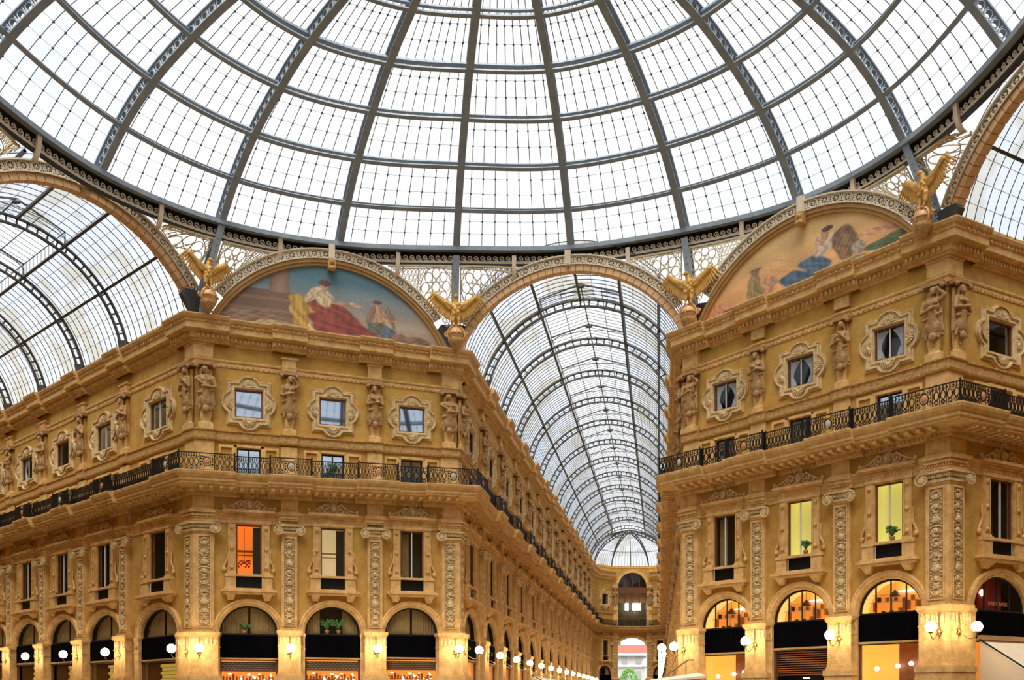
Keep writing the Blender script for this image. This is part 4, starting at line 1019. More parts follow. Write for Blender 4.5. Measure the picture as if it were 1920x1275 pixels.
def D(k, j, out=0.0):
    q = DC+rz(j, RHO)*(Bk(k)-DC); z = rz(j, DZ)+EYE+rk(k)*max(0, 1-j*.75)
    if out:
        r1 = rz(j+.01, RHO)-rz(j, RHO); z1 = rz(j+.01, DZ)-rz(j, DZ); d = (Bk(k)-DC); L = np.hypot(*d); tr, tz = -r1*L, z1; ln = math.hypot(tr, tz)
        q = q+d/L*(tz/ln)*out; z = z+tr/ln*out
    return Vector((q[0], q[1], z))
dome = link('glass_dome', None, label='great iron and glass dome over the octagon with radiating lattice ribs', cat='dome')
K0, K1 = -7, 13
DD = .62                                                   # rib depth
for k in range(K0+1, K1):
    mb = MB(); J = 8; n = 56
    js = [7*i/n for i in range(n+1)]
    t = (D(k+.02, 0)-D(k-.02, 0)); t = Vector((t.x, t.y, 0)).normalized()
    for o0, o1, w in ((0, .05, .19), (DD-.06, DD, .17)):
        mb.grid([[tuple(D(k, j, o)+t*s_*w) for s_, o in ((-1, o0), (1, o0), (1, o1), (-1, o1))] for j in js], True)
    mb.m = 0
    m = MB(); L = 0; step = .46; j = 0
    acc = 0; prev = D(k, 0, DD/2); rings = []
    for i in range(1, 700):
        j = 7*i/700; p = D(k, j, DD/2); acc += (p-prev).length; prev = p
        if acc > step: rings.append(j); acc = 0
    for j in rings:
        if j > 5.6: continue
        c = D(k, j, DD/2); a = (D(k, j, DD)-D(k, j, 0)).normalized(); b = (D(k, j+.02, DD/2)-D(k, j-.02, DD/2)).normalized()
        for side in ((-.09, .09) if abs(k-.5) > 2 else (0,)):
            m.tube([tuple(c+t*side+a*.20*math.cos(x)+b*.17*math.sin(x)) for x in [q*math.pi/4 for q in range(8)]], .028, 3, closed=True)
            m.tube([tuple(c+t*side-a*.28+b*.21), tuple(c+t*side+a*.28+b*.21)], .03, 3)
    rib = link('rib', mb.mesh('rib', 'iron_blue'), dome); link('rib_tracery', m.mesh('tracery', 'iron_blue'), rib)
for j in range(1, 7):
    mb = MB(); ks = [K0+1+i/12 for i in range(12*19+1)]
    for o, h, w in ((.05, .045, .10), (.42, .045, .08)):
        if j % 2 == 0 and o > .1: h, w = .07, .12
        rows = []
        for k in ks:
            up = (D(k, j+.02)-D(k, j-.02)).normalized(); ot = (D(k, j, 1)-D(k, j)).normalized(); c = D(k, j, o)
            rows.append([tuple(c+up*a*w+ot*b*h) for a, b in ((-1, -1), (1, -1), (1, 1), (-1, 1))])
        mb.grid(rows, True)
    for k in ks[::2]: mb.tube([tuple(D(k, j, .08)), tuple(D(k+.06, j, .40))], .025, 3)
    link('ring_girder', mb.mesh('ring', 'iron_blue'), dome)
# glazing: bars and glass
for k in range(K0+1, K1):
    mb = MB()
    for q in range(1, 9):
        kk = k+q/9
        mb.tube([tuple(D(kk, 6.0*i/24, DD+.02)) for i in range(25)], .022, 3)
    for j in range(0, 6):
        for u in (.33, .66):
            mb.tube([tuple(D(k+i/9, j+u, DD+.04)) for i in range(10)], .008, 3)
            for i in range(1, 9): p = D(k+i/9, j+u, DD+.02); mb.ell(tuple(p), (.062, .062, .062), 5, 3)
    link('glazing_bars', mb.mesh('bars', 'iron_dark'), dome)
    g = MB(); g.grid([[tuple(D(k+i/6, 7*jj/21, DD+.06)) for i in range(7)] for jj in range(22)]); link('glass_pane', g.mesh('glass', 'roof_glass'), dome)
# ring beam, dark gutter, scroll frieze
mb = MB(); ks = [K0+1+i/10 for i in range(191)]
def Rg(k, out, z):
    b = Bk(k); d = b-DC; q = b+d/np.hypot(*d)*out; return (q[0], q[1], z+EYE+rk(k))
mb.grid([[Rg(k, o, z) for o, z in ((-.12, 26.17), (-.12, 26.42), (.55, 26.46), (.55, 26.17))] for k in ks], True)
rb = link('ring_beam', mb.mesh('ring_beam', 'iron_blue'), dome)
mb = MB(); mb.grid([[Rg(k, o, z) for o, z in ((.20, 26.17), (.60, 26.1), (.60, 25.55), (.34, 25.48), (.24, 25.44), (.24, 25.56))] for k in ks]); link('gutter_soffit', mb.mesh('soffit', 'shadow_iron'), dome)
fz = MB(); fz.grid([[Rg(k, o, z) for o, z in ((.36, 25.56), (.26, 25.56), (.26, 25.68), (.36, 25.68))] for k in ks], True)
cur = None; acc = 0; prev = Vector(Rg(-5, .26, 25.85)); n = 1600
for i in range(1, n):
    k = -5+(11.0)*i/n; p = Vector(Rg(k, 0.26, 25.85)); acc += (p-prev).length; prev = p
    if acc > .36:
        acc = 0; u = (Vector(Rg(k+.01, 0.26, 25.85))-p).normalized()
        fz.tube([tuple(p+u*(x)+Vector((0, 0, z))) for x, _, z in spiral(0, 0, .165, 1.35, -math.pi/2, 1, 0, 14)], .033, 4)
        fz.tube([tuple(p+u*(-.02)+Vector((0, 0, -.155))), tuple(p+u*.2+Vector((0, 0, -.13))), tuple(p+u*.34+Vector((0, 0, -.2)))], .03, 4)
link('scroll_frieze', fz.mesh('frieze', 'cream_iron'), dome, label='cream running-scroll frieze')
# curved cream brackets half way between ribs
for k in range(-5, 6):
    if k % 2 == 0: kk = [k+.5]
    else: kk = [k+.5]
    for q in kk:
        mb = MB(); c = np.array(Rg(q, 0, 0)[:2]); d = (Bk(q)-DC); d = d/np.hypot(*d); tt = np.array((-d[1], d[0]))
        rows = []
        for i in range(11):
            a = i/10*math.pi/2; o = .30-.42*math.sin(a)*1.0+.15; z = 24.95+1.25*(1-math.cos(a))
            rows.append([(c[0]+d[0]*(o+e)+tt[0]*s_*.12, c[1]+d[1]*(o+e)+tt[1]*s_*.12, z+EYE) for s_, e in ((-1, 0), (1, 0), (1, .12), (-1, .12))])
        mb.grid(rows, True); side = ['left arcade', 'left arcade', 'left arcade', 'left arcade', 'left lunette', 'left lunette', 'central arcade', 'central arcade', 'right lunette', 'right lunette', 'right arcade', 'right arcade'][max(0, min(11, k+6))]
        link('curved_bracket', mb.mesh('curved_bracket', 'cream_iron'), label='curved cream bracket under the dome ring, %s half above the %s' % ('left' if k % 2 == 0 else 'right', side), cat='bracket', group='curved brackets under the dome ring')

# lattice screens in the spandrels, ruled between the arch and the ring, and the iron corner posts
def screen_pattern():
    segs = []
    def circ(cx, cz, r, n=14): segs.append(([(cx+r*math.cos(2*math.pi*i/n), cz+r*math.sin(2*math.pi*i/n)) for i in range(n+1)], .022))
    return segs, circ
CORNER_K = {'left arcade': (-4, -2), 'left lunette': (-2, 0), 'central arcade': (0, 2), 'right lunette': (2, 4), 'right arcade': (4, 6)}
for nm, (ka, kb) in CORNER_K.items():
    f, L, zc, R = ARF[nm]
    for half in (0, 1):
        if nm == 'right arcade' and half == 1: continue
        def mp(p, z, y=0, half=half):                      # p metres from the corner along the side
            x = -L/2+p if half == 0 else L/2-p
            a = np.array(f(x, 0, 0)[:2]); k = ka+(p/L)*2 if half == 0 else kb-(p/L)*2; b = np.array(Rg(k, .26, 0)[:2])
            ze = zc+math.sqrt(max(0, (R+.92)**2-(L/2-p)**2)); ze = min(max(ze, 21.6), 25.2); t = max(0, min(1, (z-ze)/(25.44-ze))); q = a*(1-t)+b*t; return (q[0], q[1], z+EYE+rk(k)*t)
        def inside(p, z): x = L/2-p; return .22 < p < L/2-.05 and z < 25.44 and z > 21.9 and math.hypot(x, z-zc) > R+.92
        mb = MB()
        def line(pts, r=.022):
            r *= 1.45
            run = []
            for p, z in pts:
                if inside(p, z): run.append(mp(p, z))
                else:
                    if len(run) > 1: mb.tube(run, r, 4)
                    run = []
            if len(run) > 1: mb.tube(run, r, 3)
        def circ(cx, cz, r, w=.022, n=16): line([(cx+r*math.cos(2*math.pi*i/n), cz+r*math.sin(2*math.pi*i/n)) for i in range(n+1)], w)
        cx, cz = 1.25, 24.42; q_ = .72
        for k in range(8):
            a = k*math.pi/4; circ(cx+.90*q_*math.cos(a), cz+.90*q_*math.sin(a), .325*q_, .022)
        for s_ in range(8):
            a = s_*math.pi/4+math.pi/8; b = a+3*math.pi/4
            P0 = (cx+.82*q_*math.cos(a), cz+.82*q_*math.sin(a)); P1 = (cx+.82*q_*math.cos(b), cz+.82*q_*math.sin(b)); line([(P0[0]+(P1[0]-P0[0])*t/10, P0[1]+(P1[1]-P0[1])*t/10) for t in range(11)], .022)
        circ(cx, cz, 1.30*q_, .022, 36)
        for k in range(24): a = k*math.pi/12; circ(cx+1.44*q_*math.cos(a), cz+1.44*q_*math.sin(a), .085, .018, 8)
        r_ = random.Random(4)
        for i in range(30):
            for j in range(17):
                p = .34+i*.23+(j % 2)*.115; z = 21.7+j*.215
                if math.hypot(p-cx, z-cz) > 1.12: circ(p, z, .105, .017, 7)
        line([(.25+i*.2, 25.40) for i in range(60)], .05); line([(.25+i*.2, 25.28) for i in range(60)], .02); line([(2.35, 22+i*.1) for i in range(40)], .022); line([(3.3, 22+i*.1) for i in range(40)], .022)
        line([(.26, 21.5+i*.1) for i in range(40)], .03)
        for i in range(50): circ(.3+i*.13, 25.34, .05, .016, 6)
        link('lattice_screen', mb.mesh('lattice', 'lattice_iron'), label='pierced star-pattern metal screen, %s end above the %s' % ('left' if half == 0 else 'right', nm.replace('lunette', 'painted lunette')), cat='screen', group='spandrel lattice screens')
for k, (x, y), c, nm in ((-2, EPOS[0][0], C0, EPOS[0][5]), (0, EPOS[1][0], C1, EPOS[1][5]), (2, EPOS[2][0], C2, EPOS[2][5]), (4, EPOS[3][0], C3, EPOS[3][5]), (-4, (-25.2, 42.3), CM, 'far left')):
    mb = MB(); b = np.array(BK[k]); d = (b-DC)/np.hypot(*(b-DC)); t = np.array((-d[1], d[0])); foot = np.array((x, y))+d*.35
    rows = []
    for i in range(15):
        u = i/14; z = 21.0+(26.1-21.0)*u; q = foot*(1-u**1.3)+(b)*(u**1.3)
        for_ = [(q[0]+d[0]*o+t[0]*s_*w, q[1]+d[1]*o+t[1]*s_*w, z+EYE) for s_, w, o in ((-1, .19, 0), (1, .19, 0), (1, .19, .06), (-1, .19, .06))]; rows.append(for_)
    mb.grid(rows, True)
    rows2 = [[(p[0]+d[0]*.6, p[1]+d[1]*.6, p[2]) for p in r] for r in rows]; mb.grid(rows2, True)
    for i in range(12):
        a = Vector(rows[i][0])*.5+Vector(rows[i][1])*.5; e = Vector(rows2[i+1][0])*.5+Vector(rows2[i+1][1])*.5; mb.tube([tuple(a), tuple(e)], .05, 4); a2 = Vector(rows2[i][0])*.5+Vector(rows2[i][1])*.5; e2 = Vector(rows[i+1][0])*.5+Vector(rows[i+1][1])*.5; mb.tube([tuple(a2), tuple(e2)], .05, 4)
    # splayed foot between the arches
    q = foot+d*.25; mb.m = 1
    mb.grid([[(q[0]+t[0]*s_*w+d[0]*o, q[1]+t[1]*s_*w+d[1]*o, z+EYE) for s_, o in ((-1, .15), (1, .15), (1, .5), (-1, .5))] for w, z in ((.14, 20.95), (.50, 21.5), (1.0, 22.25), (.78, 22.55), (.25, 22.6))], True)
    link('corner_post', mb.mesh('corner_post', 'iron_blue', 'iron_dark'), label='blue-grey lattice iron post rising behind the eagle between the %s' % nm if nm != 'far left' else 'blue-grey lattice iron post at the far left edge', cat='post')

# ------------------------------------------------------------------ barrel vaults of the arcades
def vault(nm, PA, dA, PB, dB, length, t0, step, ntr, z0=0.0, bar=.56, label=''):
    PA, dA, PB, dB = map(lambda q: np.array(q, float), (PA, dA, PB, dB)); R = 6.82; a0 = math.asin(6.6/R)
    def V(t, a, r=0.0):
        A_ = PA+dA*t; B_ = PB+dB*t; m = (A_+B_)/2; h = (B_-A_)/2; rr = R+r
        q = m+h*(rr/6.6)*math.sin(a); return Vector((q[0], q[1], 20.1+z0+rr*math.cos(a)+EYE))
    root = link('glass_vault', None, label=label, cat='glass roof')
    ang = lambda n, lo=-a0, hi=a0: [lo+(hi-lo)*i/n for i in range(n+1)]
    for i in range(ntr):
        t = t0+step*i; mb = MB()
        for r0, r1 in ((-.02, -.12), (-.46, -.56)):
            mb.grid([[tuple(V(t+dt, a, r)) for dt, r in ((-.09, r0), (.09, r0), (.09, r1), (-.09, r1))] for a in ang(36)], True)
        n = 30
        for k in range(n+1):
            a = -a0+2*a0*k/n; c = V(t, a, -.29); u = (V(t, a+.01)-V(t, a-.01)).normalized(); w = (V(t, a, 0)-V(t, a, -.5)).normalized()
            mb.grid([[tuple(c+w*z*.22+u*x*s_) for s_ in (-1, 1)] for z, x in ((-1, .14), (-.45, .05), (.45, .05), (1, .14))])
        for sx in (-1, 1):                                 # bracket feet on the attic
            c = V(t, sx*a0, -.28); mb.grid([[tuple(c+Vector((x*w, y*w, z))) for x, y in ((-1, -1), (1, -1), (1, 1), (-1, 1))] for z, w in ((.1, .28), (-.35, .22), (-1.0, .07), (-1.15, .03))], True)
        link('truss_arch', mb.mesh('truss', 'iron_dark'), root)
    al = math.radians(23.5)
    for a, t1 in ((-math.radians(49), 0), (math.radians(49), 0), (-al, 0), (al, 0), (0, -1)):
        T1 = t0 if t1 else length; n = int(max(2, T1/1.5)); mb = MB()
        mb.grid([[tuple(V(T1*i/n, a+da, r)) for da, r in ((-.011, -.02), (.011, -.02), (.011, -.16), (-.011, -.16))] for i in range(n+1)], True)
        link('purlin', mb.mesh('purlin', 'iron_dark'), root)
    mb = MB(); nb = int(length/bar)
    for i in range(nb+1):
        t = length*i/nb
        if t < t0: mb.tube([tuple(V(t, a, .03)) for a in ang(26)], .027, 3)
        else:
            mb.tube([tuple(V(t, a, .03)) for a in ang(13, -a0, -al)], .026, 3); mb.tube([tuple(V(t, a, .03)) for a in ang(13, al, a0)], .026, 3)
    for k in range(1, 20):
        a = -a0+2*a0*k/20
        if abs(a) < al: mb.tube([tuple(V(t0*i/6, a, .05)) for i in range(7)], .014, 3)
        else: mb.tube([tuple(V(length*i/40, a, .05)) for i in range(41)], .013, 3)
    link('glazing_bars', mb.mesh('bars', 'iron_dark'), root)
    g = MB(); g.grid([[tuple(V(t0*j/6, a, .06)) for a in ang(30)] for j in range(7)])
    for lo, hi in ((-a0, -al), (al, a0)): g.grid([[tuple(V(t0+(length-t0)*j/30, a, .06)) for a in ang(14, lo, hi)] for j in range(31)])
    link('glass_pane', g.mesh('glass', 'vault_glass'), root)
    # raised monitor along the crown
    mb = MB(); e = MB(); gl = MB(); W = V(t0, al).z
    def N(t, x, z):                                        # x -1..1 across the monitor
        a = V(t, -al); b = V(t, al); p = a.lerp(b, (x+1)/2); p.z = a.z+z; return p
    hE, hR = .75, 1.55
    for i in range(int((length-t0)/.56)):
        t = t0+.56*i; mb.tube([tuple(N(t, x, hE+(hR-hE)*(1-abs(x)))) for x in (-1, 0, 1)], .018, 3)
        for sx in (-1, 1): mb.tube([tuple(N(t, sx, 0)), tuple(N(t, sx, hE))], .018, 3)
    for x in (-1, -.5, 0, .5, 1): mb.tube([tuple(N(t0+(length-t0)*i/20, x, hE+(hR-hE)*(1-abs(x)))) for i in range(21)], .05 if x == 0 else .028, 4)
    for i in range(ntr):
        t = t0+step*i
        mb.tube([tuple(N(t, x, z)) for x, z in ((-1, 0), (-1, hE), (0, hR), (1, hE), (1, 0))], .06, 4)
        mb.tube([tuple(N(t, x, hE+.0+(hR-hE-.15)*math.sqrt(max(0, 1-x*x))-.35)) for x in [q/8 for q in range(-8, 9)]], .03, 3)
        mb.ell(tuple(N(t, 0, hR-.15)), (.3, .1, .14), 8, 4)
    link('lantern_frame', mb.mesh('lantern', 'iron_dark'), root)
    for a, b in (((-1, hE), (0, hR)), ((0, hR), (1, hE)), ((-1, 0), (-1, hE)), ((1, 0), (1, hE))):
        gl.grid([[tuple(N(t0+(length-t0)*j/20, a[0], a[1]+.03)), tuple(N(t0+(length-t0)*j/20, b[0], b[1]+.03))] for j in range(21)])
    link('lantern_glass', gl.mesh('lantern_glass', 'roof_glass'), root)
    return V, root
LC = 94.0; f1, f2 = np.array(F1), np.array(F2)
Vc, rc = vault('central', C1, (f1-np.array(C1))/LC, C2, (f2-np.array(C2))/LC, 92.5, 7.9, 6.72, 13, 0, label='long glass barrel vault of the central arcade with a raised ridge lantern')
vault('left', C0, dL, CM, dL, 37, 8.0, 6.0, 5, 0.05, bar=.62, label='glass barrel vault over the left arcade')
vault('right', C3, dR, C4, dR, 25, 7.4, 6.8, 3, .45, bar=.62, label='glass barrel vault over the right arcade')
# glazed half dome closing the central arcade
root = link('apse_roof', None, label='glazed half dome closing the far end of the central arcade', cat='glass roof')
top = Vc(92.5, 0, 0); EP = [EW.P(EW.s[-1]*i/16, -.3, 21.8, None) for i in range(17)]
def hd(i, u):
    p = Vector(EP[i]); c = Vector((top.x, top.y, p.z)); q = c.lerp(p, math.sin((1-u)*math.pi/2)); q.z = p.z+(top.z-p.z)*math.sin(u*math.pi/2); return q
for i in (3, 6, 10, 13):
    mb = MB(); 
    for dz in (0, -.45): mb.tube([tuple(hd(i, u/16)+Vector((0, 0, dz))) for u in range(17)], .10, 4)
    for u in range(1, 16): mb.tube([tuple(hd(i, u/16)), tuple(hd(i, u/16)-Vector((0, 0, .45)))], .09, 4)
    link('truss_arch', mb.mesh('apse_rib', 'iron_dark'), root)
mb = MB()
mb.tube([tuple(hd(8, u/16)) for u in range(17)], .09, 4)
for u in (.35, .7): mb.tube([tuple(hd(i, u)) for i in range(17)], .05, 4)
for i in range(48): 
    a = hd(min(15, i//3), 0).lerp(hd(min(15, i//3)+1, 0), (i % 3)/3)
    mb.tube([tuple(hd(min(15, i//3), u/10).lerp(hd(min(15, i//3)+1, u/10), (i % 3)/3)) for u in range(10)], .025, 3)
link('glazing_bars', mb.mesh('bars', 'iron_dark'), root)
g = MB(); g.grid([[tuple(hd(i, u/10)+Vector((0, 0, .05))) for i in range(17)] for u in range(11)]); link('glass_pane', g.mesh('glass', 'vault_glass'), root)

# ------------------------------------------------------------------ end wall of the central arcade
def EWP(x, d, z): return EW.P(x, d, z, None)
sE = EW.s; c3 = (sE[2]+sE[3])/2
mb = MB()
def erect(a, b, z0, z1):
    for i in range(5):
        u, v = max(a, sE[i]), min(b, sE[i+1])
        if v-u < .01: continue
        q4 = lambda p, q, c, d: mb.face([mb.pt(EW.P(p, 0, c, i)), mb.pt(EW.P(q, 0, c, i)), mb.pt(EW.P(q, 0, d, i)), mb.pt(EW.P(p, 0, d, i))])
        if i not in (1, 3): q4(u, v, z0, z1); continue
        xc = (sE[i]+sE[i+1])/2; hs = [(-1.7, AZ, AR)]+[(AZ+.16*k, AZ+.16*(k+1), math.sqrt(max(0, AR**2-(.16*(k+.5))**2))) for k in range(9)]+[(6.64, 10.2, .70), (16.05, 17.55, .73)]
        zc = sorted({z0, z1}|{h for a_ in hs for h in a_[:2] if z0 < h < z1})
        for c, d in zip(zc, zc[1:]):
            w = max([h[2] for h in hs if h[0] <= (c+d)/2 <= h[1]], default=0)
            if w: q4(u, xc-w, c, d); q4(xc+w, v, c, d)
            else: q4(u, v, c, d)
def ehole(z0, z1, w, rect_to):
    erect(0, c3-w, z0, rect_to); erect(c3+w, sE[-1], z0, rect_to)
    arc = [(c3-w*math.cos(math.pi*k/20), z1+w*math.sin(math.pi*k/20)) for k in range(21)]
    for a, b in zip(arc, arc[1:]): mb.face([mb.pt(EW.P(*a[:1], 0, a[1], 2)), mb.pt(EW.P(b[0], 0, b[1], 2)), mb.pt(EW.P(b[0], 0, rect_to, 2)), mb.pt(EW.P(a[0], 0, rect_to, 2))])
ehole(-1.7, 7.9, 2.85, 11.3); erect(0, sE[-1], 11.3, 12.76); ehole(12.76, 18.6, 2.35, 22.0)
link('wall_end', mb.mesh('wall_end', 'plaster'), label='ochre end wall closing the central arcade', cat='wall', kind='structure')
f_e = lambda x, y, z: EW.P(c3+x, -y, z, 2)
def eband(name, r, zc, dz, m, lab):
    b = MB(f_e)
    A_ = [math.pi*k/24 for k in range(25)]
    pts = [(r, -dz)]; prof = ((0, .5), (0, -.14), (.40, -.14), (.40, 0))
    rows = [[(-(r+a), y, zc-dz) for a, y in prof]]+[[(-(r+a)*math.cos(t), y, zc+(r+a)*math.sin(t)) for a, y in prof] for t in A_]+[[((r+a), y, zc-dz) for a, y in prof]]
    b.grid(rows); return link(name, b.mesh(name, m), label=lab, cat='arch')
eband('arch_surround', 2.35, 18.6, 5.8, 'stone', 'stone surround of the tall arched window in the end wall'); eband('arch_surround', 2.85, 7.9, 9.5, 'stone', 'stone surround of the open street archway in the end wall')
b = MB(f_e)
w = 2.35
ids = [b.pt((-w*math.cos(math.pi*k/20), .45, 18.6+w*math.sin(math.pi*k/20))) for k in range(21)]; b.face(ids+[b.pt((w, .45, 12.8)), b.pt((-w, .45, 12.8))][0:2])
root = link('window_%d' % wn_, None, label='tall arched glazed window in the end wall with small bright panes', cat='window', kind='structure'); wn_ += 1
link('pane', b.mesh('pane', 'dark_glass'), root)
b = MB(f_e); b.quad((-w, 3, 12.8), (w, 3, 12.8), (w, 3, 21.2), (-w, 3, 21.2)); b.quad((-w, .5, 21.2), (w, .5, 21.2), (w, 3, 21.2), (-w, 3, 21.2)); 
for sx in (-w, w): b.quad((sx, .5, 12.8), (sx, 3, 12.8), (sx, 3, 21.2), (sx, .5, 21.2))
link('room_recess', b.mesh('room', 'room_olive'), root)
b = MB(f_e)
for x in (-1.2, 0, 1.2): b.box(x-.06, x+.06, .35, .45, 12.8, 20.6)
for z in (14.1, 15.2, 17.9, 18.5): b.box(-w, w, .35, .45, z-.07, z+.07)
b.box(-w, w, .3, .5, 17.8, 18.7); link('frame', b.mesh('frame', 'frame_brown'), root)
b = MB(f_e)
for x in (-.75, .5, 1.25): b.box(x-.35, x+.35, 1.9, 2.0, 15.3, 16.5)
link('far_window', b.mesh('far_window', 'white_light'), root, label='bright daylight panes')
b = MB(f_e); b.box(-w, w, 1.0, 1.1, 16.5, 18.0); link('blind', b.mesh('blind', 'tile_terracotta'), root)
def etrim(nm, prof, m, lab, parts):
    global tn
    b = MB()
    for a, c in parts:
        path = [(a, 0, None)]+[(sE[i], 0, i) for i in range(1, 5) if a < sE[i] < c]+[(c, 0, None)]; sweep(b, EW, path, prof)
    link('trim_%d' % tn, b.mesh('trim', m), label=lab, cat='moulding', kind='structure'); tn += 1
full = [(0, sE[-1])]; split = [(0, c3-2.8), (c3+2.8, sE[-1])]
etrim('c', [(0, 19.7), (.2, 19.8), (.3, 20.1), (.55, 20.2), (.55, 20.6), (.85, 20.9), (0, 21.0)], 'stone', 'upper cornice of the end wall, broken by the arched window', split)
etrim('b', SLAB, 'stone', 'curved balcony slab across the end wall', full)
etrim('a', ARCHT, 'stone', 'architrave moulding of the end wall', [(0, c3-3.3), (c3+3.3, sE[-1])])
etrim('t', [(-.25, 21.6), (.05, 21.7), (.05, 21.9), (-.6, 21.95)], 'stone', 'top moulding of the end wall under the glazed half dome', full)
etrim('s', STRING, 'stone_band', 'string course of the end wall', [(0, c3-2.8), (c3+2.8, sE[-1])])
root = link('balcony_railing', None, label='dark iron railing across the end wall balcony', cat='railing')
p0 = Vector(EW.V(0, 1.2, 12.72)); root.location = p0
for i in range(5):
    a, b_ = Vector(EW.V(i, 1.2, 12.72)), Vector(EW.V(i+1, 1.2, 12.72)); L_ = (b_-a).length; n = max(1, round(L_))
    for j in range(n):
        o = link('railing_panel', RP, root); o.matrix_local = Matrix.Translation(a.lerp(b_, (j+.5)/n)-p0) @ Matrix.Rotation(math.atan2(b_.y-a.y, b_.x-a.x), 4, 'Z') @ Matrix.Diagonal((L_/n, 1, 1, 1))
for side, xs, seg in (('left', sE[2]+.35, 2), ('right', sE[3]-.35, 2)):
    x = xs; PIL.inst('carved_pilaster', EW.mtx(x, 0, 0, 11.6, i=seg), 'carved stone pilaster on the %s of the street archway in the end wall' % side, 'pilaster')
    CARY[1].inst('caryatid_figure', EW.mtx(x, 0, 15.24, 18.6, i=seg), 'stone figure on the %s of the arched window in the end wall' % side, 'statue')
for side, x, seg in (('left', (sE[1]+sE[2])/2, 1), ('right', (sE[3]+sE[4])/2, 3)):
    QF['dark'].inst('window_%d' % wn_, EW.mtx(x, .02, 16.8, 18.3, i=seg), 'quatrefoil window on the %s part of the end wall' % side, 'window', None, 'structure'); wn_ += 1
    TALL['cream' if side == 'left' else 'dark'].inst('window_%d' % wn_, EW.mtx(x, .02, 6.64, 12, i=seg), '%s tall window on the %s part of the end wall' % ('pale lit' if side == 'left' else 'dark', side), 'window', None, 'structure'); wn_ += 1
    ARCH('dark', 'plain').inst('arched_shopfront', EW.mtx(x, .02, AZ, AZ+2, i=seg), 'dark arched doorway on the %s part of the end wall' % side, 'shopfront')

# ------------------------------------------------------------------ the street outside
root = link('city_building', None, label='pale four-storey building with a red tiled roof, seen through the far archway', cat='building')
b = MB(); b.box(12, 44, 205, 225, 0, 12.2); link('facade', b.mesh('facade', 'pale_facade'), root)
b = MB(); b.box(11.6, 44.4, 204.4, 226, 12.0, 12.5); b.box(12, 44, 204.7, 225, 9.6, 9.9); b.box(12, 44, 204.7, 225, 5.9, 6.2); link('cornice', b.mesh('cornice', 'white_marble'), root)
b = MB(); b.grid([[(11.6, 204.4, 12.5), (44.4, 204.4, 12.5)], [(13, 210, 14.6), (43, 210, 14.6)], [(13, 220, 14.6), (43, 220, 14.6)]]); link('roof', b.mesh('roof', 'roof_red'), root)
for k in range(10):
    for z in (1.2, 6.9, 10.3):
        b = MB(); b.box(15+3*k-.55, 15+3*k+.55, 204.85, 205, z, z+1.9); link('window', b.mesh('street_window', 'frame_brown' if False else 'medallion_grey'), root)
root = link('street_tree', None, label='bright green leafy tree outside the far archway', cat='tree'); root.location = (21.9, 180, 0)
b = MB(); b.tube([(0, 0, 0), (.1, 0, 1.5), (0, .1, 3.2)], .22, 8, .12); link('trunk', b.mesh('trunk', 'bark'), root)
b = MB(); r_ = random.Random(5)
for k in range(1500):
    a = r_.uniform(0, 6.283); z = r_.uniform(-1, 1); rr = r_.uniform(.55, 1)**.5; w = math.sqrt(1-z*z)*(1.15-.35*z)
    p = Vector((w*rr*1.9*math.cos(a), w*rr*1.9*math.sin(a), 5.6+z*3.0*rr)); s_ = r_.uniform(.10, .2); u = Vector((r_.uniform(-1, 1), r_.uniform(-1, 1), r_.uniform(-1, 1))).normalized(); v = u.orthogonal()
    b.face([b.pt(tuple(p-u*s_)), b.pt(tuple(p+v*s_*.6)), b.pt(tuple(p+u*s_)), b.pt(tuple(p-v*s_*.6))])
link('foliage', b.mesh('foliage', 'leaf_bright'), root)
root = link('street_monument', None, label='white marble standing figure on a stepped pedestal outside the far archway', cat='statue'); root.location = (25.3, 180, 0)
b = MB()
for w, z0, z1 in ((2.0, 0, .8), (1.6, .8, 1.4), (1.1, 1.4, 5.0), (1.4, 5.0, 5.5)): b.box(-w, w, -w, w, z0, z1)
link('pedestal', b.mesh('pedestal', 'pale_facade'), root)
link('figure', sculpt('monument_figure', [('c', (0, 0, 5.6), (0, 0, 8.2), .75, .55), ('c', (0, 0, 8.2), (0, 0, 9.4), .6, .5), ('e', (0, 0, 9.9), (.65, .45, .4)), ('e', (0, -.05, 10.75), (.30, .34, .40)), ('c', (0, 0, 10.1), (0, 0, 10.5), .2, .18), ('c', (-.6, 0, 9.9), (-.8, -.2, 8.8), .22, .18), ('c', (-.8, -.2, 8.8), (-.2, -.6, 8.7), .17, .14), ('c', (.6, 0, 9.9), (.85, 0, 8.7), .22, .18), ('c', (.85, 0, 8.7), (.7, -.3, 7.9), .17, .14)], .08, 'white_marble', 2), root)

# ------------------------------------------------------------------ plants, awnings, kiosk
def plant(pos, h, w, n, label, mname='leaf', seed=1, pot=True):
    r = random.Random(seed); root = link('potted_plant', None, label=label, cat='plant'); root.location = pos
    b = MB()
    for k in range(n):
        a = r.uniform(0, 6.283); ln = h*r.uniform(.5, 1); sp = w*r.uniform(.3, 1)
        p0 = Vector((0, 0, .02)); p1 = Vector((math.cos(a)*sp*.5, math.sin(a)*sp*.25, ln*.8)); p2 = Vector((math.cos(a)*sp, math.sin(a)*sp*.4, ln*r.uniform(.55, 1.0))); t = Vector((-math.sin(a), math.cos(a)*.5, .3)).normalized()*.035
        rows = [[tuple(p0-t*.3), tuple(p0+t*.3)], [tuple(p1-t*1.3), tuple(p1+t*1.3)], [tuple(p2-t*.1), tuple(p2+t*.1)]]; b.grid(rows)
        b.ell(tuple((p1+p2)/2), (.06, .04, .05), 5, 3)
    link('foliage', b.mesh('foliage', mname), root)
    if pot:
        q = MB(); q.lathe((0, 0, 0), [(0, -.2), (.10, -.2), (.14, .02), (.12, .03), (0, .02)], 10); link('pot', q.mesh('pot', 'pot'), root)
c_, i_, w_, _ = RUNS['facade_left']
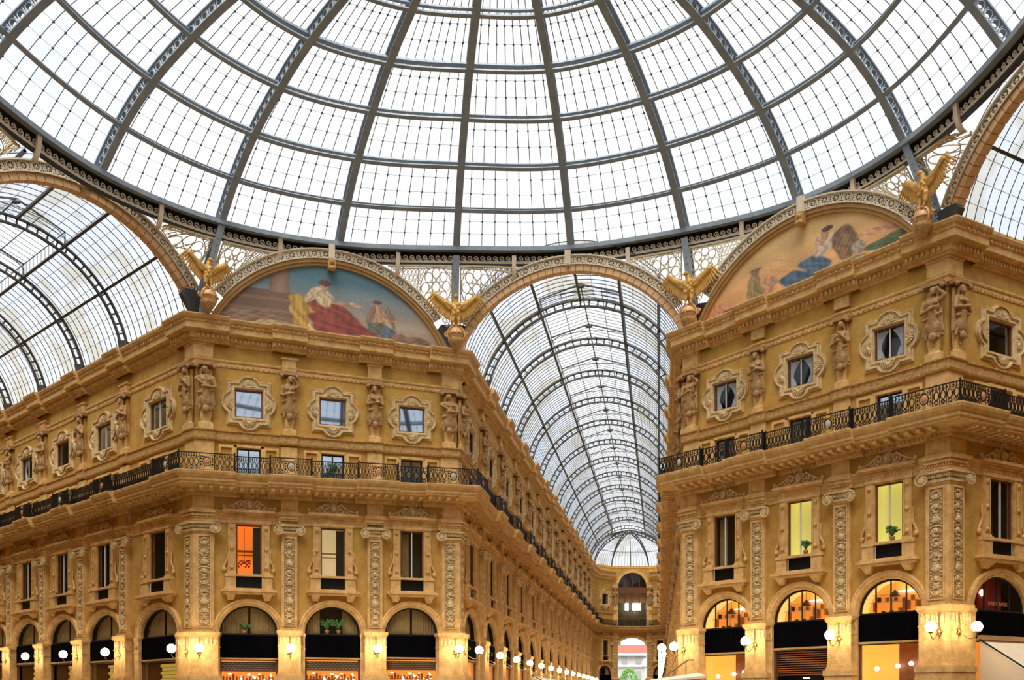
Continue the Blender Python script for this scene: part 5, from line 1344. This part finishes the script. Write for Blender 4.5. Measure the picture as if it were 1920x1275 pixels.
plant(A.P(w_[0]-.25, -.25, 4.32, 1), .42, .42, 26, 'small green plant in the fanlight of the leftmost arch of the left corner facade', seed=1)
plant(A.P(w_[1]-.30, -.25, 4.34, 1), .75, .60, 44, 'left of two bushy plants in the middle fanlight of the left corner facade', seed=2)
plant(A.P(w_[1]+.35, -.25, 4.34, 1), .70, .60, 40, 'right of two bushy plants in the middle fanlight of the left corner facade', seed=3)
plant(A.P(w_[1]-.1, .55, 12.95, 1), .95, .40, 36, 'spiky dark plant on the balcony at the middle of the left corner facade', seed=4)
c_, i_, w_, _ = RUNS['facade_right']
plant(B.P(w_[1]+.25, -.10, 7.62, 1), .6, .42, 34, 'green plant on the sill of the middle tall window of the right corner facade', seed=5)
plant(B.P(w_[2]+.1, -.10, 7.62, 1), .65, .45, 38, 'green plant on the sill of the rightmost tall window of the right corner facade', seed=6)

# awning of the first bay in the right arcade
def awning(ch, x0, x1, seg, z0, z1, out, label):
    root = link('shop_awning', None, label=label, cat='awning')
    P = lambda x, d, z: ch.P(x, d, z, seg)
    root.location = P(x0, 0, z0); o_ = Vector(P(x0, 0, z0)); f = lambda x, y, z: tuple(Vector(P(x, -y, z))-o_)
    b = MB(f); n = 10; rows = []
    for k in range(n+1):
        t = k/n; rows.append([(x, -.1-out*t, z0+(z1-z0)*t-.10*math.sin(t*math.pi)) for x in [x0+(x1-x0)*j/6 for j in range(7)]])
    b.grid(rows); link('canopy', b.mesh('canopy', 'fabric_beige'), root)
    b = MB(f)
    for x in (x0, x1):
        b = MB(f); b.grid([[(x, -.1-out*k/n, z0+(z1-z0)*k/n-.10*math.sin(k/n*math.pi)), (x, -.1-out*k/n*.96, z1-.9)] for k in range(n+1)]); link('side_cloth', b.mesh('side_cloth', 'fabric_beige'), root)
    b = MB(f)
    for x in (x0-.02, x1+.02): b.tube([(x, -.12, z0+.03), (x, -.12-out, z1+.02)], .04, 5)
    b.tube([(x0, -.1-out, z1), (x1, -.1-out, z1)], .06, 6); link('arm', b.mesh('arm', 'iron_black'), root)
    b = MB(f); b.box(x0, x1, -.24, .02, z0+.02, z0+.22); link('roller_box', b.mesh('roller', 'arch_mould'), root)
awning(B, sB2+2.2, sB2+5.6, 2, 2.75, 1.0, 3.0, 'beige shop awning let down over the first arch of the right arcade')
awning(A, sA1+28, sA1+52, 2, 2.5, 1.3, 2.6, 'long beige canopy over the shopfronts part way down the central arcade')
# faint lettering on the red-curtained fanlight
fc = bpy.data.curves.new('lettering', 'FONT'); fc.body = 'MINIT BANK'; fc.size = .27; fc.align_x = 'CENTER'; fc.extrude = .004
_t = bpy.data.objects.new('tmp_text', fc); COL.objects.link(_t); _dg = bpy.context.evaluated_depsgraph_get(); _dg.update()
_m = bpy.data.meshes.new_from_object(_t.evaluated_get(_dg)); bpy.data.objects.remove(_t); _m.materials.clear(); _m.materials.append(M['medallion_red'])
lo = bpy.data.objects.new('window_lettering', _m); COL.objects.link(lo)
a_ = math.atan2(dR[1], dR[0]); lo.matrix_world = Matrix.Translation(B.P(sB2+3.9, -.12, 4.32, 2)) @ Matrix.Rotation(a_, 4, 'Z') @ Matrix.Rotation(math.pi/2, 4, 'X')
tag(lo, 'faint red lettering on the red-curtained fanlight at the far right', 'lettering')
# wall light inside that fanlight
b = MB(); b.ell((0, 0, 0), (.12, .10, .12), 10, 6); b.lathe((0, 0, -.2), [(.02, 0), (.10, .1), (.13, .16)], 10)
o = link('interior_sconce', b.mesh('sconce', 'small_light'), label='bright sconce glowing behind the red curtained fanlight at the far right', cat='lamp'); o.location = B.P(sB2+3.0, -.34, 4.95, 2)
# lit kiosk column and stair rail in front of the right wall of the central arcade
root = link('stair_rail', None, label='sloping brass handrail rising to the right at the foot of the right corner facade', cat='railing'); root.location = (6.2, 48, 0)
b = MB(); b.tube([(0, 0, 2.1), (2.6, 0, 3.9), (2.9, 0, 3.9)], .04, 6); link('handrail', b.mesh('handrail', 'brass'), root)
b = MB()
for k in range(5): x = .3+.55*k; b.tube([(x, 0, 0), (x, 0, 2.1+1.8*x/2.6)], .025, 5)
link('baluster', b.mesh('baluster', 'brass'), root, label=None)
root = link('kiosk', None, label='low kiosk with a sloping beige canopy at the entrance of the central arcade', cat='kiosk'); root.location = (7.6, 46.5, 0)
b = MB(); b.grid([[(-1.1, -1, 2.75), (1.6, -1, 3.05)], [(-1.1, 1, 2.85), (1.6, 1, 3.25)]]); b.grid([[(-1.1, -1, 2.65), (1.6, -1, 2.95)], [(-1.1, -1, 2.75), (1.6, -1, 3.05)]]); link('canopy', b.mesh('canopy', 'fabric_beige'), root)
b = MB()
for x in (-1, 1.5):
    for y in (-.9, .9): b.box(x-.04, x+.04, y-.04, y+.04, 0, 2.75)
b.box(-1, 1.5, -.9, -.8, 0, 1.1); link('frame', b.mesh('frame', 'wood'), root)
